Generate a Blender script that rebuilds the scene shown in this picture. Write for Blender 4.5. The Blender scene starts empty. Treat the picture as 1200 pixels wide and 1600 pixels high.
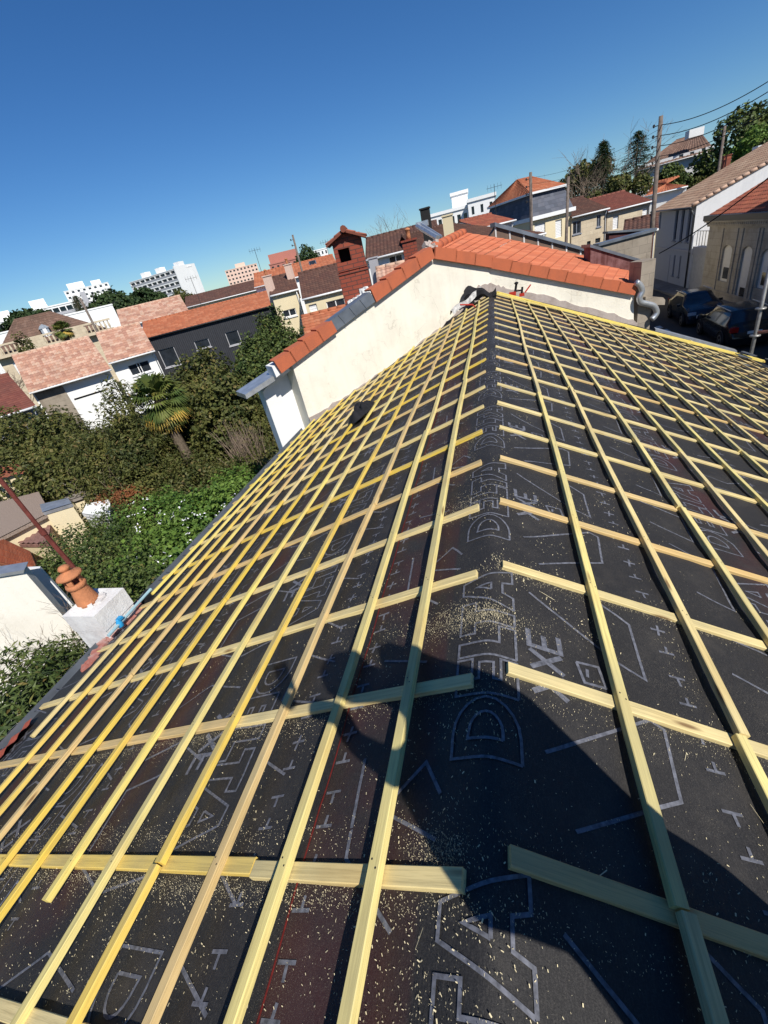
import bpy, bmesh, math, random
from mathutils import Vector, Matrix, noise
SC = bpy.context.scene
COL = SC.collection
R_ = math.radians
# ------------------------------------------------------------------ camera
YAW, PITCH, ROLL = 0.33761155, -0.5262351, -0.24578214
FPX = 667.19
CAM = Vector((0.12113409, 0.0, 1.34))
ROT = (Matrix.Rotation(YAW, 3, 'Z') @ Matrix.Rotation(math.pi/2 + PITCH, 3, 'X') @ Matrix.Rotation(ROLL, 3, 'Z'))
cam_data = bpy.data.cameras.new('camera')
cam = bpy.data.objects.new('camera', cam_data); COL.objects.link(cam)
cam.matrix_world = Matrix.Translation(CAM) @ ROT.to_4x4()
cam_data.sensor_fit = 'VERTICAL'; cam_data.sensor_height = 24.0
cam_data.lens = FPX/1600.0*24.0
cam_data.clip_start = 0.02; cam_data.clip_end = 6000
SC.camera = cam
# ------------------------------------------------------------------ sky, sun
SUN = Vector((0.48792717, -0.51260891, 0.70651198)).normalized()
elev = math.asin(SUN.z)
world = bpy.data.worlds.new("World"); SC.world = world; world.use_nodes = True
wn = world.node_tree; bg = wn.nodes['Background']
sky = wn.nodes.new('ShaderNodeTexSky'); sky.sky_type = 'NISHITA'; sky.sun_disc = False
sky.sun_elevation = elev; sky.sun_rotation = math.atan2(SUN.x, SUN.y)
sky.air_density = 1.0; sky.dust_density = 0.0; sky.ozone_density = 2.2; sky.altitude = 100
hsv = wn.nodes.new('ShaderNodeHueSaturation'); hsv.inputs['Saturation'].default_value = 1.12; hsv.inputs['Hue'].default_value = .505
mulc = wn.nodes.new('ShaderNodeMix'); mulc.data_type = 'RGBA'; mulc.blend_type = 'MULTIPLY'; mulc.inputs[0].default_value = 1; mulc.inputs[7].default_value = (.66, .90, 1.14, 1)
wn.links.new(sky.outputs[0], mulc.inputs[6]); wn.links.new(mulc.outputs[2], hsv.inputs['Color']); wn.links.new(hsv.outputs[0], bg.inputs[0]); bg.inputs[1].default_value = 0.070
sl = bpy.data.lights.new('sun', 'SUN'); sl.energy = 5.0; sl.angle = R_(0.5); sl.color = (1.0, 0.955, 0.88)
so = bpy.data.objects.new('sun', sl); COL.objects.link(so)
so.rotation_euler = SUN.to_track_quat('Z', 'Y').to_euler()
SC.view_settings.view_transform = 'Standard'; SC.view_settings.look = 'None'
SC.view_settings.gamma = 1.0; SC.view_settings.exposure = 0.22
SC.render.resolution_x = 768; SC.render.resolution_y = 1024
SC.render.engine = 'CYCLES'
# ------------------------------------------------------------------ locating points
def ray(px, py):
    return (ROT @ Vector((px-600.0, 800.0-py, -FPX))).normalized()
def on_z(px, py, z): d = ray(px, py); return CAM + d*((z-CAM.z)/d.z)
def on_x(px, py, x): d = ray(px, py); return CAM + d*((x-CAM.x)/d.x)
def on_y(px, py, y): d = ray(px, py); return CAM + d*((y-CAM.y)/d.y)
def at_d(px, py, h):
    d = ray(px, py); return CAM + d*(h/math.hypot(d.x, d.y))
def on_plane(px, py, P, n):
    d = ray(px, py); n = Vector(n); return CAM + d*((Vector(P)-CAM).dot(n)/d.dot(n))
GZ = -5.3      # street level
TL, TR = 0.34201735, 0.43733219      # roof pitches
def S(side, t, s, off=0.0):          # a point on a slope: t along the ridge, s down from it
    sg, th = (1, TR) if side == 'R' else (-1, TL)
    return Vector((sg*(s*math.cos(th)+off*math.sin(th)), t, -s*math.sin(th)+off*math.cos(th)))
# ------------------------------------------------------------------ mesh builder
class MB:
    def __init__(s): s.v = []; s.f = []; s.uv = []; s.mi = []
    def face(s, pts, uv=None, mi=0):
        i = len(s.v); s.v.extend([tuple(p) for p in pts]); s.f.append(list(range(i, i+len(pts))))
        s.uv.append(uv if uv else [(0, 0)]*len(pts)); s.mi.append(mi)
    def box(s, c, sz, M=None, mi=0, uvs=1.0):
        c = Vector(c); x, y, z = sz[0]/2, sz[1]/2, sz[2]/2
        P = [Vector((a*x, b*y, d*z)) for a in (-1, 1) for b in (-1, 1) for d in (-1, 1)]
        P = [(M @ p if M else p) + c for p in P]
        for q, (w, h) in (((0,1,3,2),(sz[2],sz[1])), ((4,6,7,5),(sz[1],sz[2])), ((0,4,5,1),(sz[0],sz[2])), ((2,3,7,6),(sz[2],sz[0])), ((1,5,7,3),(sz[0],sz[1])), ((0,2,6,4),(sz[1],sz[0]))):
            s.face([P[k] for k in q], [(0,0),(w,0),(w,h),(0,h)], mi)
    def prism(s, poly, n0, n1, fr, mi=0):     # poly in (u,v) of frame, extruded along w
        a = [fr.p(u, v, n1) for u, v in poly]; b = [fr.p(u, v, n0) for u, v in poly]
        s.face(a, [tuple(q) for q in poly], mi); s.face(b[::-1], [tuple(q) for q in poly][::-1], mi)
        L = 0
        for i in range(len(poly)):
            j = (i+1) % len(poly); d = (a[j]-a[i]).length
            s.face([b[i], b[j], a[j], a[i]], [(L, n0), (L+d, n0), (L+d, n1), (L, n1)], mi); L += d
    def fbox(s, fr, u0, u1, v0, v1, w0, w1, mi=0):
        s.prism([(u0, v0), (u1, v0), (u1, v1), (u0, v1)], w0, w1, fr, mi)
    def tube(s, pts, r, n=8, mi=0, cap=True):
        pts = [Vector(p) for p in pts]; rings = []
        rr = r if isinstance(r, (list, tuple)) else [r]*len(pts)
        up = None
        for i, p in enumerate(pts):
            d = (pts[min(i+1, len(pts)-1)] - pts[max(i-1, 0)])
            if d.length < 1e-9: d = Vector((0, 0, 1))
            d.normalize()
            if up is None: up = d.orthogonal().normalized()
            else:
                up = up - d*up.dot(d)
                up = up.normalized() if up.length > 1e-6 else d.orthogonal().normalized()
            q = d.cross(up)
            rings.append([p + (up*math.cos(2*math.pi*k/n) + q*math.sin(2*math.pi*k/n))*rr[i] for k in range(n)])
        i0 = len(s.v)
        for rg in rings: s.v.extend([tuple(p) for p in rg])
        for a in range(len(rings)-1):
            for k in range(n):
                k2 = (k+1) % n
                s.f.append([i0+a*n+k, i0+a*n+k2, i0+(a+1)*n+k2, i0+(a+1)*n+k]); s.uv.append([(k/n, a), ((k+1)/n, a), ((k+1)/n, a+1), (k/n, a+1)]); s.mi.append(mi)
        if cap:
            s.f.append([i0+k for k in range(n)][::-1]); s.uv.append([(0, 0)]*n); s.mi.append(mi)
            e = i0+(len(rings)-1)*n; s.f.append([e+k for k in range(n)]); s.uv.append([(0, 0)]*n); s.mi.append(mi)
    def lathe(s, c, prof, n=16, mi=0, axis=None):
        M = Vector((0, 0, 1)).rotation_difference(Vector(axis)).to_matrix() if axis else Matrix.Identity(3)
        c = Vector(c); i0 = len(s.v)
        for r, z in prof:
            for k in range(n):
                a = 2*math.pi*k/n; s.v.append(tuple(c + M @ Vector((r*math.cos(a), r*math.sin(a), z))))
        for a in range(len(prof)-1):
            for k in range(n):
                k2 = (k+1) % n
                s.f.append([i0+a*n+k, i0+a*n+k2, i0+(a+1)*n+k2, i0+(a+1)*n+k]); s.uv.append([(0, 0)]*4); s.mi.append(mi)
        s.f.append([i0+k for k in range(n)][::-1]); s.uv.append([(0, 0)]*n); s.mi.append(mi)
        e = i0+(len(prof)-1)*n; s.f.append([e+k for k in range(n)]); s.uv.append([(0, 0)]*n); s.mi.append(mi)
    def build(s, name, mats, parent=None, smooth=False):
        me = bpy.data.meshes.new(name); me.from_pydata(s.v, [], s.f)
        ul = me.uv_layers.new(name='UVMap')
        flat = [c for uv in s.uv for q in uv for c in q]
        ul.data.foreach_set('uv', flat)
        if not isinstance(mats, (list, tuple)): mats = [mats]
        for m in mats: me.materials.append(m)
        me.polygons.foreach_set('material_index', s.mi)
        if smooth: me.polygons.foreach_set('use_smooth', [True]*len(me.polygons))
        me.update()
        o = bpy.data.objects.new(name, me); COL.objects.link(o)
        if parent is not None:
            o.parent = parent
            o.matrix_parent_inverse = parent.matrix_basis.inverted()
        return o
class Fr:   # frame: origin, u along, v up, w outward
    def __init__(s, O, u, v=(0, 0, 1)):
        s.O = Vector(O); s.u = Vector(u).normalized(); s.v = Vector(v).normalized(); s.w = s.u.cross(s.v).normalized()
    def p(s, u, v, w=0): return s.O + s.u*u + s.v*v + s.w*w
    def px(s, x, y, w=0):   # pixel -> (u, v) on the plane w
        P = on_plane(x, y, s.O + s.w*w, s.w) - s.O
        return P.dot(s.u), P.dot(s.v)
    def ray_up(s, w): return s.O + s.w*w
def tag(o, label, cat, group=None, kind=None):
    if label: o['label'] = label
    if cat: o['category'] = cat
    if group: o['group'] = group
    if kind: o['kind'] = kind
    return o
def thing(name, loc, label, cat, group=None):
    o = bpy.data.objects.new(name, None); COL.objects.link(o); o.location = loc; o.empty_display_size = .2
    return tag(o, label, cat, group)
def copy_tree(o, parent=None):
    c = o.copy(); COL.objects.link(c); c.parent = parent
    for ch in list(o.children): copy_tree(ch, c)
    return c
ORD = ['zeroth','first','second','third','fourth','fifth','sixth','seventh','eighth','ninth','tenth','eleventh','twelfth','thirteenth','fourteenth','fifteenth','sixteenth','seventeenth','eighteenth','nineteenth','twentieth','twenty-first','twenty-second','twenty-third','twenty-fourth','twenty-fifth']
# ------------------------------------------------------------------ materials
class NT:
    def __init__(s, name):
        s.m = bpy.data.materials.new(name); s.m.use_nodes = True; s.t = s.m.node_tree
        s.b = s.t.nodes['Principled BSDF']; s.b.inputs['Specular IOR Level'].default_value = 0.3
    def n(s, typ, **kw):
        nd = s.t.nodes.new(typ)
        for k, v in kw.items():
            if hasattr(nd, k) and not (k in nd.inputs): setattr(nd, k, v)
            else: nd.inputs[k].default_value = v
        return nd
    def l(s, a, b): s.t.links.new(a, b)
    def mix(s, fac, a, b, mode='MIX'):
        m = s.t.nodes.new('ShaderNodeMix'); m.data_type = 'RGBA'; m.blend_type = mode
        for sock, val in ((m.inputs[0], fac), (m.inputs[6], a), (m.inputs[7], b)):
            if isinstance(val, bpy.types.NodeSocket): s.l(val, sock)
            elif isinstance(val, (int, float)): sock.default_value = val
            else: sock.default_value = (*val, 1)
        return m.outputs[2]
    def ramp(s, fac, stops, const=False):
        r = s.t.nodes.new('ShaderNodeValToRGB'); e = r.color_ramp.elements
        if const: r.color_ramp.interpolation = 'CONSTANT'
        while len(e) < len(stops): e.new(0.5)
        for k, (p, c) in enumerate(stops):
            e[k].position = p; e[k].color = (*c, 1) if len(c) == 3 else c
        s.l(fac, r.inputs[0]); return r.outputs[0]
    def math(s, op, a, b=None):
        m = s.t.nodes.new('ShaderNodeMath'); m.operation = op
        for i, v in enumerate((a, b)):
            if v is None: continue
            if isinstance(v, bpy.types.NodeSocket): s.l(v, m.inputs[i])
            else: m.inputs[i].default_value = v
        return m.outputs[0]
    def noise(s, scale, detail=4, vec=None, rough=.55):
        nn = s.n('ShaderNodeTexNoise'); nn.inputs['Scale'].default_value = scale; nn.inputs['Detail'].default_value = detail; nn.inputs['Roughness'].default_value = rough
        if vec is not None: s.l(vec, nn.inputs['Vector'])
        return nn.outputs[0]
    def coord(s, which='Object'): return s.n('ShaderNodeTexCoord').outputs[which]
    def mapping(s, vec, scale=(1, 1, 1), loc=(0, 0, 0)):
        m = s.n('ShaderNodeMapping'); m.inputs['Scale'].default_value = scale; m.inputs['Location'].default_value = loc; s.l(vec, m.inputs[0]); return m.outputs[0]
    def bump(s, h, strength=.3, dist=.01):
        b = s.n('ShaderNodeBump'); b.inputs['Strength'].default_value = strength; b.inputs['Distance'].default_value = dist
        s.l(h, b.inputs['Height']); s.l(b.outputs[0], s.b.inputs['Normal'])
    def color(s, c):
        if isinstance(c, bpy.types.NodeSocket): s.l(c, s.b.inputs['Base Color'])
        else: s.b.inputs['Base Color'].default_value = (*c, 1)
    def rough(s, r): s.b.inputs['Roughness'].default_value = r
BW = [(0, (0, 0, 0)), (1, (1, 1, 1))]
def m_plain(name, c, rough=.7, metal=0, var=.12, scale=6, spec=.3):
    t = NT(name); n = t.noise(scale, 4, t.coord())
    c0 = tuple(x*(1-var) for x in c); c1 = tuple(min(1, x*(1+var)) for x in c)
    t.color(t.ramp(n, [(.3, c0), (.7, c1)])); t.rough(rough); t.b.inputs['Metallic'].default_value = metal
    t.b.inputs['Specular IOR Level'].default_value = spec
    return t.m
def m_plaster(name, c, dirt=(.25, .22, .18), amt=.35, scale=.8, bump=.25, cracks=False):
    t = NT(name); co = t.coord()
    n1 = t.noise(scale, 6, co, .65); n2 = t.noise(scale*9, 5, co, .7); n3 = t.noise(60, 3, co)
    f = t.ramp(n1, [(.45, (0, 0, 0)), (.75, (1, 1, 1))])
    base = t.mix(t.math('MULTIPLY', f, amt), c, dirt)
    sp = t.ramp(n2, [(.28, (1, 1, 1)), (.36, (0, 0, 0))])
    base = t.mix(t.math('MULTIPLY', sp, amt*.9), base, dirt)
    stv = t.mapping(co, (7, 7, .5)); n4 = t.noise(1, 4, stv, .7)
    base = t.mix(t.math('MULTIPLY', t.ramp(n4, [(.5, (0, 0, 0)), (.75, (1, 1, 1))]), amt*.5), base, dirt)
    if cracks:
        vo = t.n('ShaderNodeTexVoronoi', feature='DISTANCE_TO_EDGE'); vo.inputs['Scale'].default_value = .9
        wv = t.n('ShaderNodeVectorMath'); wv.operation = 'MULTIPLY_ADD'; nz = t.n('ShaderNodeTexNoise'); nz.inputs['Scale'].default_value = 2.2; nz.inputs['Detail'].default_value = 6; t.l(co, nz.inputs['Vector'])
        t.l(nz.outputs[1], wv.inputs[0]); wv.inputs[1].default_value = (.9, .9, .9); t.l(co, wv.inputs[2]); t.l(wv.outputs[0], vo.inputs['Vector'])
        ck = t.math('MULTIPLY', t.ramp(vo.outputs['Distance'], [(.0, (1, 1, 1)), (.006, (.8, .8, .8)), (.012, (0, 0, 0))]), t.ramp(n1, [(.5, (0, 0, 0)), (.62, (1, 1, 1))]))
        base = t.mix(t.math('MULTIPLY', ck, .55), base, dirt)
    t.color(base); t.rough(.9)
    h = t.math('ADD', n3, n2); t.bump(h, bump, .01); return t.m
def m_tile(name, cols, grime=.35, bump=.0, grimecol=(.09, .06, .045), uneven=.5):
    # per-tile colour from the tile's own cell in UV space (u tiles across, v rows)
    t = NT(name); uv = t.coord('UV')
    sep = t.n('ShaderNodeSeparateXYZ'); t.l(uv, sep.inputs[0])
    cu = t.math('FLOOR', sep.outputs[0]); cv = t.math('FLOOR', sep.outputs[1])
    comb = t.n('ShaderNodeCombineXYZ'); t.l(cu, comb.inputs[0]); t.l(cv, comb.inputs[1])
    wnz = t.n('ShaderNodeTexWhiteNoise', noise_dimensions='2D'); t.l(comb.outputs[0], wnz.inputs['Vector'])
    k = len(cols); base = t.ramp(wnz.outputs[0], [(i/k, c) for i, c in enumerate(cols)], True)
    mean = tuple(sum(c[i] for c in cols)/k for i in range(3))
    base = t.mix(1-uneven, base, mean)
    n1 = t.noise(.9, 6, t.coord(), .7); n2 = t.noise(14, 4, t.coord(), .7)
    f = t.ramp(n1, [(.42, (0, 0, 0)), (.7, (1, 1, 1))])
    base = t.mix(t.math('MULTIPLY', f, grime), base, grimecol)
    base = t.mix(t.math('MULTIPLY', t.ramp(n2, [(.5, (0, 0, 0)), (.75, (1, 1, 1))]), grime*.7), base, grimecol)
    # dark joint between the rows
    fv = t.math('FRACT', sep.outputs[1]); j = t.ramp(fv, [(.0, (1, 1, 1)), (.07, (1, 1, 1)), (.13, (0, 0, 0))])
    base = t.mix(t.math('MULTIPLY', j, .45), base, tuple(x*.35 for x in mean))
    t.color(base); t.rough(.85)
    if bump:
        w = t.math('SINE', t.math('MULTIPLY', sep.outputs[0], 6.2832)); h = t.math('ADD', w, t.math('MULTIPLY', fv, -2.0)); t.bump(h, bump, .03)
    return t.m
def m_stone(name, c1, c2, mortar, bw=.7, bh=.33, dirt=.3):
    t = NT(name); uv = t.coord('UV')
    b = t.n('ShaderNodeTexBrick'); t.l(uv, b.inputs['Vector']); b.inputs['Scale'].default_value = 1
    b.inputs['Brick Width'].default_value = bw; b.inputs['Row Height'].default_value = bh; b.inputs['Mortar Size'].default_value = .008
    b.inputs['Color1'].default_value = (*c1, 1); b.inputs['Color2'].default_value = (*c2, 1); b.inputs['Mortar'].default_value = (*mortar, 1)
    n1 = t.noise(1.3, 6, t.coord(), .7); f = t.ramp(n1, [(.45, (0, 0, 0)), (.7, (1, 1, 1))])
    n2 = t.noise(25, 4, t.coord(), .7)
    base = t.mix(t.math('MULTIPLY', f, dirt), b.outputs[0], (.10, .08, .06))
    base = t.mix(t.math('MULTIPLY', n2, .35), base, (.2, .16, .11))
    t.color(base); t.rough(.9); t.bump(t.math('ADD', b.outputs[1], n2), -.3, .01); return t.m
def m_brick(name, c1, c2, mortar, bw=.22, bh=.065, ms=.008):
    t = NT(name); uv = t.coord('UV')
    b = t.n('ShaderNodeTexBrick'); t.l(uv, b.inputs['Vector']); b.inputs['Scale'].default_value = 1
    b.inputs['Brick Width'].default_value = bw; b.inputs['Row Height'].default_value = bh; b.inputs['Mortar Size'].default_value = ms
    b.inputs['Color1'].default_value = (*c1, 1); b.inputs['Color2'].default_value = (*c2, 1); b.inputs['Mortar'].default_value = (*mortar, 1)
    n = t.noise(12, 4, t.coord(), .7); t.color(t.mix(t.math('MULTIPLY', n, .35), b.outputs[0], (.12, .04, .03)))
    t.rough(.85); t.bump(b.outputs[1], -.8, .015); return t.m
def m_wood(name, a, b, knots=.5):
    t = NT(name); co = t.coord(); oi = t.n('ShaderNodeObjectInfo')
    off = t.n('ShaderNodeCombineXYZ'); r5 = t.math('MULTIPLY', oi.outputs['Random'], 37.0)
    t.l(r5, off.inputs[0]); t.l(r5, off.inputs[1])
    va = t.n('ShaderNodeVectorMath'); va.operation = 'ADD'; t.l(co, va.inputs[0]); t.l(off.outputs[0], va.inputs[1])
    st = t.mapping(va.outputs[0], (95, 2.2, 95)); g = t.noise(1.0, 8, st, .75); fine = t.noise(1.0, 3, t.mapping(va.outputs[0], (420, 9, 420)), .6)
    blot = t.noise(2.2, 3, va.outputs[0], .6)
    c = t.mix(oi.outputs['Random'], a, b)
    c = t.mix(t.math('MULTIPLY', t.ramp(g, [(.47, (0, 0, 0)), (.64, (1, 1, 1))]), .55), c, tuple(x*.42 for x in b))
    c = t.mix(t.math('MULTIPLY', t.ramp(fine, [(.5, (0, 0, 0)), (.7, (1, 1, 1))]), .35), c, (.30, .22, .09))
    geo = t.n('ShaderNodeSeparateXYZ'); t.l(t.coord('Normal'), geo.inputs[0])
    top_patch = t.ramp(t.noise(.9, 4, va.outputs[0], .7), [(.42, (0, 0, 0)), (.62, (1, 1, 1))])
    c = t.mix(t.math('MULTIPLY', t.math('MULTIPLY', t.ramp(geo.outputs[2], [(.5, (0, 0, 0)), (.8, (1, 1, 1))]), top_patch), .60), c, (.34, .30, .17))  # upward faces turn greyer in patches, sides keep the base colour
    c = t.mix(t.math('MULTIPLY', t.ramp(blot, [(.5, (0, 0, 0)), (.72, (1, 1, 1))]), .45), c, (.52, .34, .12))
    vo = t.n('ShaderNodeTexVoronoi'); vo.inputs['Scale'].default_value = 1; t.l(t.mapping(va.outputs[0], (11, 2.1, 11)), vo.inputs['Vector'])
    kf = t.ramp(vo.outputs['Distance'], [(.05, (1, 1, 1)), (.13, (0, 0, 0))])
    c = t.mix(t.math('MULTIPLY', kf, min(.9, knots*1.6)), c, (.13, .055, .02))
    t.color(c); t.rough(.62); t.bump(g, .25, .002); return t.m
M = {}
M['wood_pale'] = m_wood('pale_pine', (.78, .63, .31), (.70, .56, .25))
M['wood_green'] = m_wood('greenish_treated_pine', (.74, .62, .22), (.78, .65, .27))
M['wood_yellow'] = m_wood('yellow_dyed_pine', (.74, .52, .07), (.78, .56, .14))
M['wood_orange'] = m_wood('orange_tinted_pine', (.70, .46, .18), (.66, .48, .22))
M['wood_bright'] = m_wood('bright_yellow_pine', (.84, .68, .13), (.80, .64, .20), .2)
M['nail'] = m_plain('nail_head', (.05, .05, .055), .4, .6)
def m_membrane():
    t = NT('black_roofing_membrane'); co = t.coord()
    n1 = t.noise(1.2, 5, co, .6); n2 = t.noise(260, 3, co, .7); n3 = t.noise(5, 5, co, .65)
    fib = t.noise(1, 4, t.mapping(co, (240, 60, 240)), .7)
    base = t.mix(n1, (.011, .011, .012), (.024, .022, .021))
    base = t.mix(t.math('MULTIPLY', t.ramp(n2, [(.5, (0, 0, 0)), (.78, (1, 1, 1))]), .5), base, (.075, .07, .065))
    base = t.mix(t.math('MULTIPLY', t.ramp(fib, [(.5, (0, 0, 0)), (.8, (1, 1, 1))]), .30), base, (.11, .10, .09))
    # dusty wear in patches
    base = t.mix(t.math('MULTIPLY', t.ramp(n3, [(.52, (0, 0, 0)), (.8, (1, 1, 1))]), .35), base, (.085, .075, .062))
    # red printed bands along the overlaps
    sep = t.n('ShaderNodeSeparateXYZ'); t.l(co, sep.inputs[0]); X = sep.outputs[0]
    def band(x0, x1, soft):
        a = t.n('ShaderNodeMapRange', interpolation_type='SMOOTHSTEP'); t.l(X, a.inputs[0]); a.inputs[1].default_value = x0-soft; a.inputs[2].default_value = x0+soft
        b = t.n('ShaderNodeMapRange', interpolation_type='SMOOTHSTEP'); t.l(X, b.inputs[0]); b.inputs[1].default_value = x1-soft; b.inputs[2].default_value = x1+soft; b.inputs[3].default_value = 1; b.inputs[4].default_value = 0
        return t.math('MULTIPLY', a.outputs[0], b.outputs[0])
    bl = t.math('ADD', t.math('ADD', band(-.58, -.17, .012), band(1.36, 1.60, .1)), t.math('ADD', band(-1.98, -1.66, .08), t.math('ADD', band(2.9, 3.15, .1), band(-3.3, -3.0, .08))))
    nb = t.ramp(t.noise(2.3, 4, co, .6), [(.35, (0, 0, 0)), (.62, (1, 1, 1))])
    base = t.mix(t.math('MULTIPLY', t.math('MULTIPLY', bl, nb), .42), base, (.070, .012, .012))
    dust = t.noise(420, 2, co, .6); dz = t.ramp(t.noise(2.1, 5, co, .7), [(.46, (0, 0, 0)), (.72, (1, 1, 1))])
    base = t.mix(t.math('MULTIPLY', t.math('MULTIPLY', t.ramp(dust, [(.62, (0, 0, 0)), (.68, (1, 1, 1))]), dz), .75), base, (.34, .30, .22))
    t.color(base); t.rough(.62); t.b.inputs['Specular IOR Level'].default_value = .35
    t.bump(t.math('ADD', n2, fib), .35, .003); return t.m
M['membrane'] = m_membrane()
M['print'] = m_plain('grey_printed_ink', (.118, .122, .142), .6, 0, .45, 60)
M['redline'] = m_plain('red_chalk_line', (.14, .014, .012), .7, 0, .3, 40)
M['chips'] = m_plain('wood_shavings', (.60, .52, .33), .8, 0, .2, 20)
M['orange_tile'] = m_plaster('orange_verge_tile', (.44, .12, .055), (.22, .08, .05), .45, 2.2, .3)
M['orange_roof'] = m_tile('orange_interlocking_tiles', [(.52, .155, .075), (.49, .14, .065), (.55, .18, .09), (.46, .13, .065)], .22, uneven=.8)
M['cream'] = m_plaster('cream_render', (.78, .735, .62), (.46, .42, .34), .42, 1.1, .7, True)
M['white_wall'] = m_plaster('white_render', (.76, .76, .74), (.45, .44, .42), .2, .8)
M['mortar'] = m_plaster('grey_mortar', (.42, .36, .32), (.20, .15, .13), .7, 2.5, .8)
M['zinc'] = m_plain('zinc_sheet', (.20, .225, .26), .42, .55, .25, 2.5)
M['zinc_light'] = m_plain('bright_zinc', (.50, .52, .54), .38, .7, .2, 5)
M['black_cloth'] = m_plain('black_cloth', (.012, .012, .014), .85, 0, .4, 12)
M['white_plastic'] = m_plain('white_plastic', (.72, .72, .70), .5)
M['red_paint'] = m_plain('red_paint', (.42, .035, .02), .45)
M['blue_plastic'] = m_plain('blue_plastic', (.03, .28, .55), .45)
M['glass_dark'] = m_plain('window_glass', (.022, .027, .034), .08, 0, .3, 2, .6)
M['dark'] = m_plain('dark_void', (.01, .01, .011), .9)
# ------------------------------------------------------------------ the roof being tiled
ZW_L = lambda x: 12.6 + 1.074*x          # foot of the neighbour's gable wall, left part
ZW_R = lambda x: 12.6 + .335*x
def far_y(x): return ZW_L(x) if x < 0 else min(ZW_R(x), 14.3)
rnd = random.Random(7)
RY0, RP = .475, .58                        # first counter batten, spacing
def surf(x, y):
    """height of the membrane above its flat slope plane (sag between the counter battens, ridge fold, ripples)"""
    ph = ((y-RY0)/RP) % 1.0
    sag = -.011*math.sin(math.pi*ph)**2
    n = noise.noise(Vector((x*3.1, y*2.3, 1.7)))*.005 + noise.noise(Vector((x*9, y*7, 4.2)))*.0022
    w = noise.noise(Vector((x*1.4+y*.9, y*5.5-x*3, 8.1))); n += max(0, .22-abs(w))*.016
    g = max(0.0, 1-abs(x)/.10)
    return sag*min(1, abs(x)/.2) + n*min(1, abs(x)/.1+.3) - .0
def mem(x, y, lift=0.0):
    th = TR if x > 0 else TL
    e = .035
    z = -math.tan(th)*(math.sqrt(x*x+e*e)-e)
    return Vector((x, y, z + surf(x, y) + lift*(1.8 if 0 < lift and abs(x) < .14 else 1)))
house = thing('unfinished_house', (0, 4, -5.3), 'house in the foreground whose ridged top is covered in black printed membrane', 'house')
mb = MB()
XL, XR = -4.02, 6.35
xs = [XL + i*.08 for i in range(int((-.5-XL)/.08)+1)] + [-.42, -.34, -.27, -.2, -.14, -.09, -.05, -.02, 0, .02, .05, .09, .14, .2, .27, .34, .42] + [.5 + i*.08 for i in range(int((XR-.5)/.08)+1)] + [XR]
NY = 280
idx = {}
for i, x in enumerate(xs):
    yf = far_y(x)+.02
    for j in range(NY+1):
        y = -1.6 + (yf+1.6)*(j/NY)**1.25
        idx[i, j] = len(mb.v); mb.v.append(tuple(mem(x, y)))
for i in range(len(xs)-1):
    for j in range(NY):
        mb.f.append([idx[i, j], idx[i+1, j], idx[i+1, j+1], idx[i, j+1]]); mb.uv.append([(0, 0)]*4); mb.mi.append(0)
membrane = mb.build('roofing_membrane', M['membrane'], house, True)
# printed marks: flat ribbons that follow the membrane
pr = MB()
def ribbon(pts, w=.010, lift=.0022, m=None):
    m = m or pr
    P = []
    for (a, b) in zip(pts[:-1], pts[1:]):
        n = max(1, int(math.hypot(b[0]-a[0], b[1]-a[1])/(.018 if min(abs(a[0]), abs(b[0])) < .15 else .05)))
        for k in range(n): P.append((a[0]+(b[0]-a[0])*k/n, a[1]+(b[1]-a[1])*k/n))
    P.append(pts[-1])
    L = []
    for i, p in enumerate(P):
        a = P[max(i-1, 0)]; b = P[min(i+1, len(P)-1)]
        d1 = Vector((p[0]-a[0], p[1]-a[1])); d2 = Vector((b[0]-p[0], b[1]-p[1]))
        if d1.length < 1e-9: d1 = d2
        if d2.length < 1e-9: d2 = d1
        d1.normalize(); d2.normalize(); n1 = Vector((-d1.y, d1.x)); n2 = Vector((-d2.y, d2.x)); nn = (n1+n2)
        if nn.length < .3: nn = n1
        nn.normalize(); k = min(2.2, 1/max(.3, nn.dot(n1))); nn *= k*w/2
        L.append((mem(p[0]+nn.x, p[1]+nn.y, lift), mem(p[0]-nn.x, p[1]-nn.y, lift)))
    for a, b in zip(L[:-1], L[1:]): m.face([a[0], b[0], b[1], a[1]])
# outline letters in a unit box: x advance, y height
def arc(cx, cy, rx, ry, a0, a1, n=10): return [(cx+rx*math.cos(R_(a0+(a1-a0)*k/n)), cy+ry*math.sin(R_(a0+(a1-a0)*k/n))) for k in range(n+1)]
OUT = {
 'D': (.23, [[(0,0)]+[(.08,0)]+arc(.08,.5,.125,.5,-90,90)+[(0,1),(0,0)], [(.06,.25)]+arc(.085,.5,.065,.25,-90,90)+[(.06,.77),(.06,.25)]]),
 'E': (.16, [[(0,0),(.15,0),(.15,.26),(.06,.26),(.06,.38),(.13,.38),(.13,.62),(.06,.62),(.06,.74),(.15,.74),(.15,1),(0,1),(0,0)]]),
 'L': (.15, [[(0,0),(.15,0),(.15,.28),(.065,.28),(.065,1),(0,1),(0,0)]]),
 'T': (.17, [[(.055,0),(.12,0),(.12,.72),(.175,.72),(.175,1),(0,1),(0,.72),(.055,.72),(.055,0)]]),
 'A': (.22, [[(0,0),(.075,0),(.09,.2),(.15,.2),(.165,0),(.24,0),(.155,1),(.085,1),(0,0)], [(.1,.42),(.14,.42),(.12,.72),(.1,.42)]]),
}
def delta(x0, y0, up, fwd, size=.215, sc=1.0):
    """the outlined word, baseline corner x0,y0, letters' tops towards up*x, reading along fwd*y"""
    for ch, c in zip('DELTA', (0, .218, .382, .492, .640)):
        for poly in OUT[ch][1]: ribbon([(x0+up*size*v, y0+fwd*(c+u)*sc) for u, v in poly], .0095)
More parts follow.
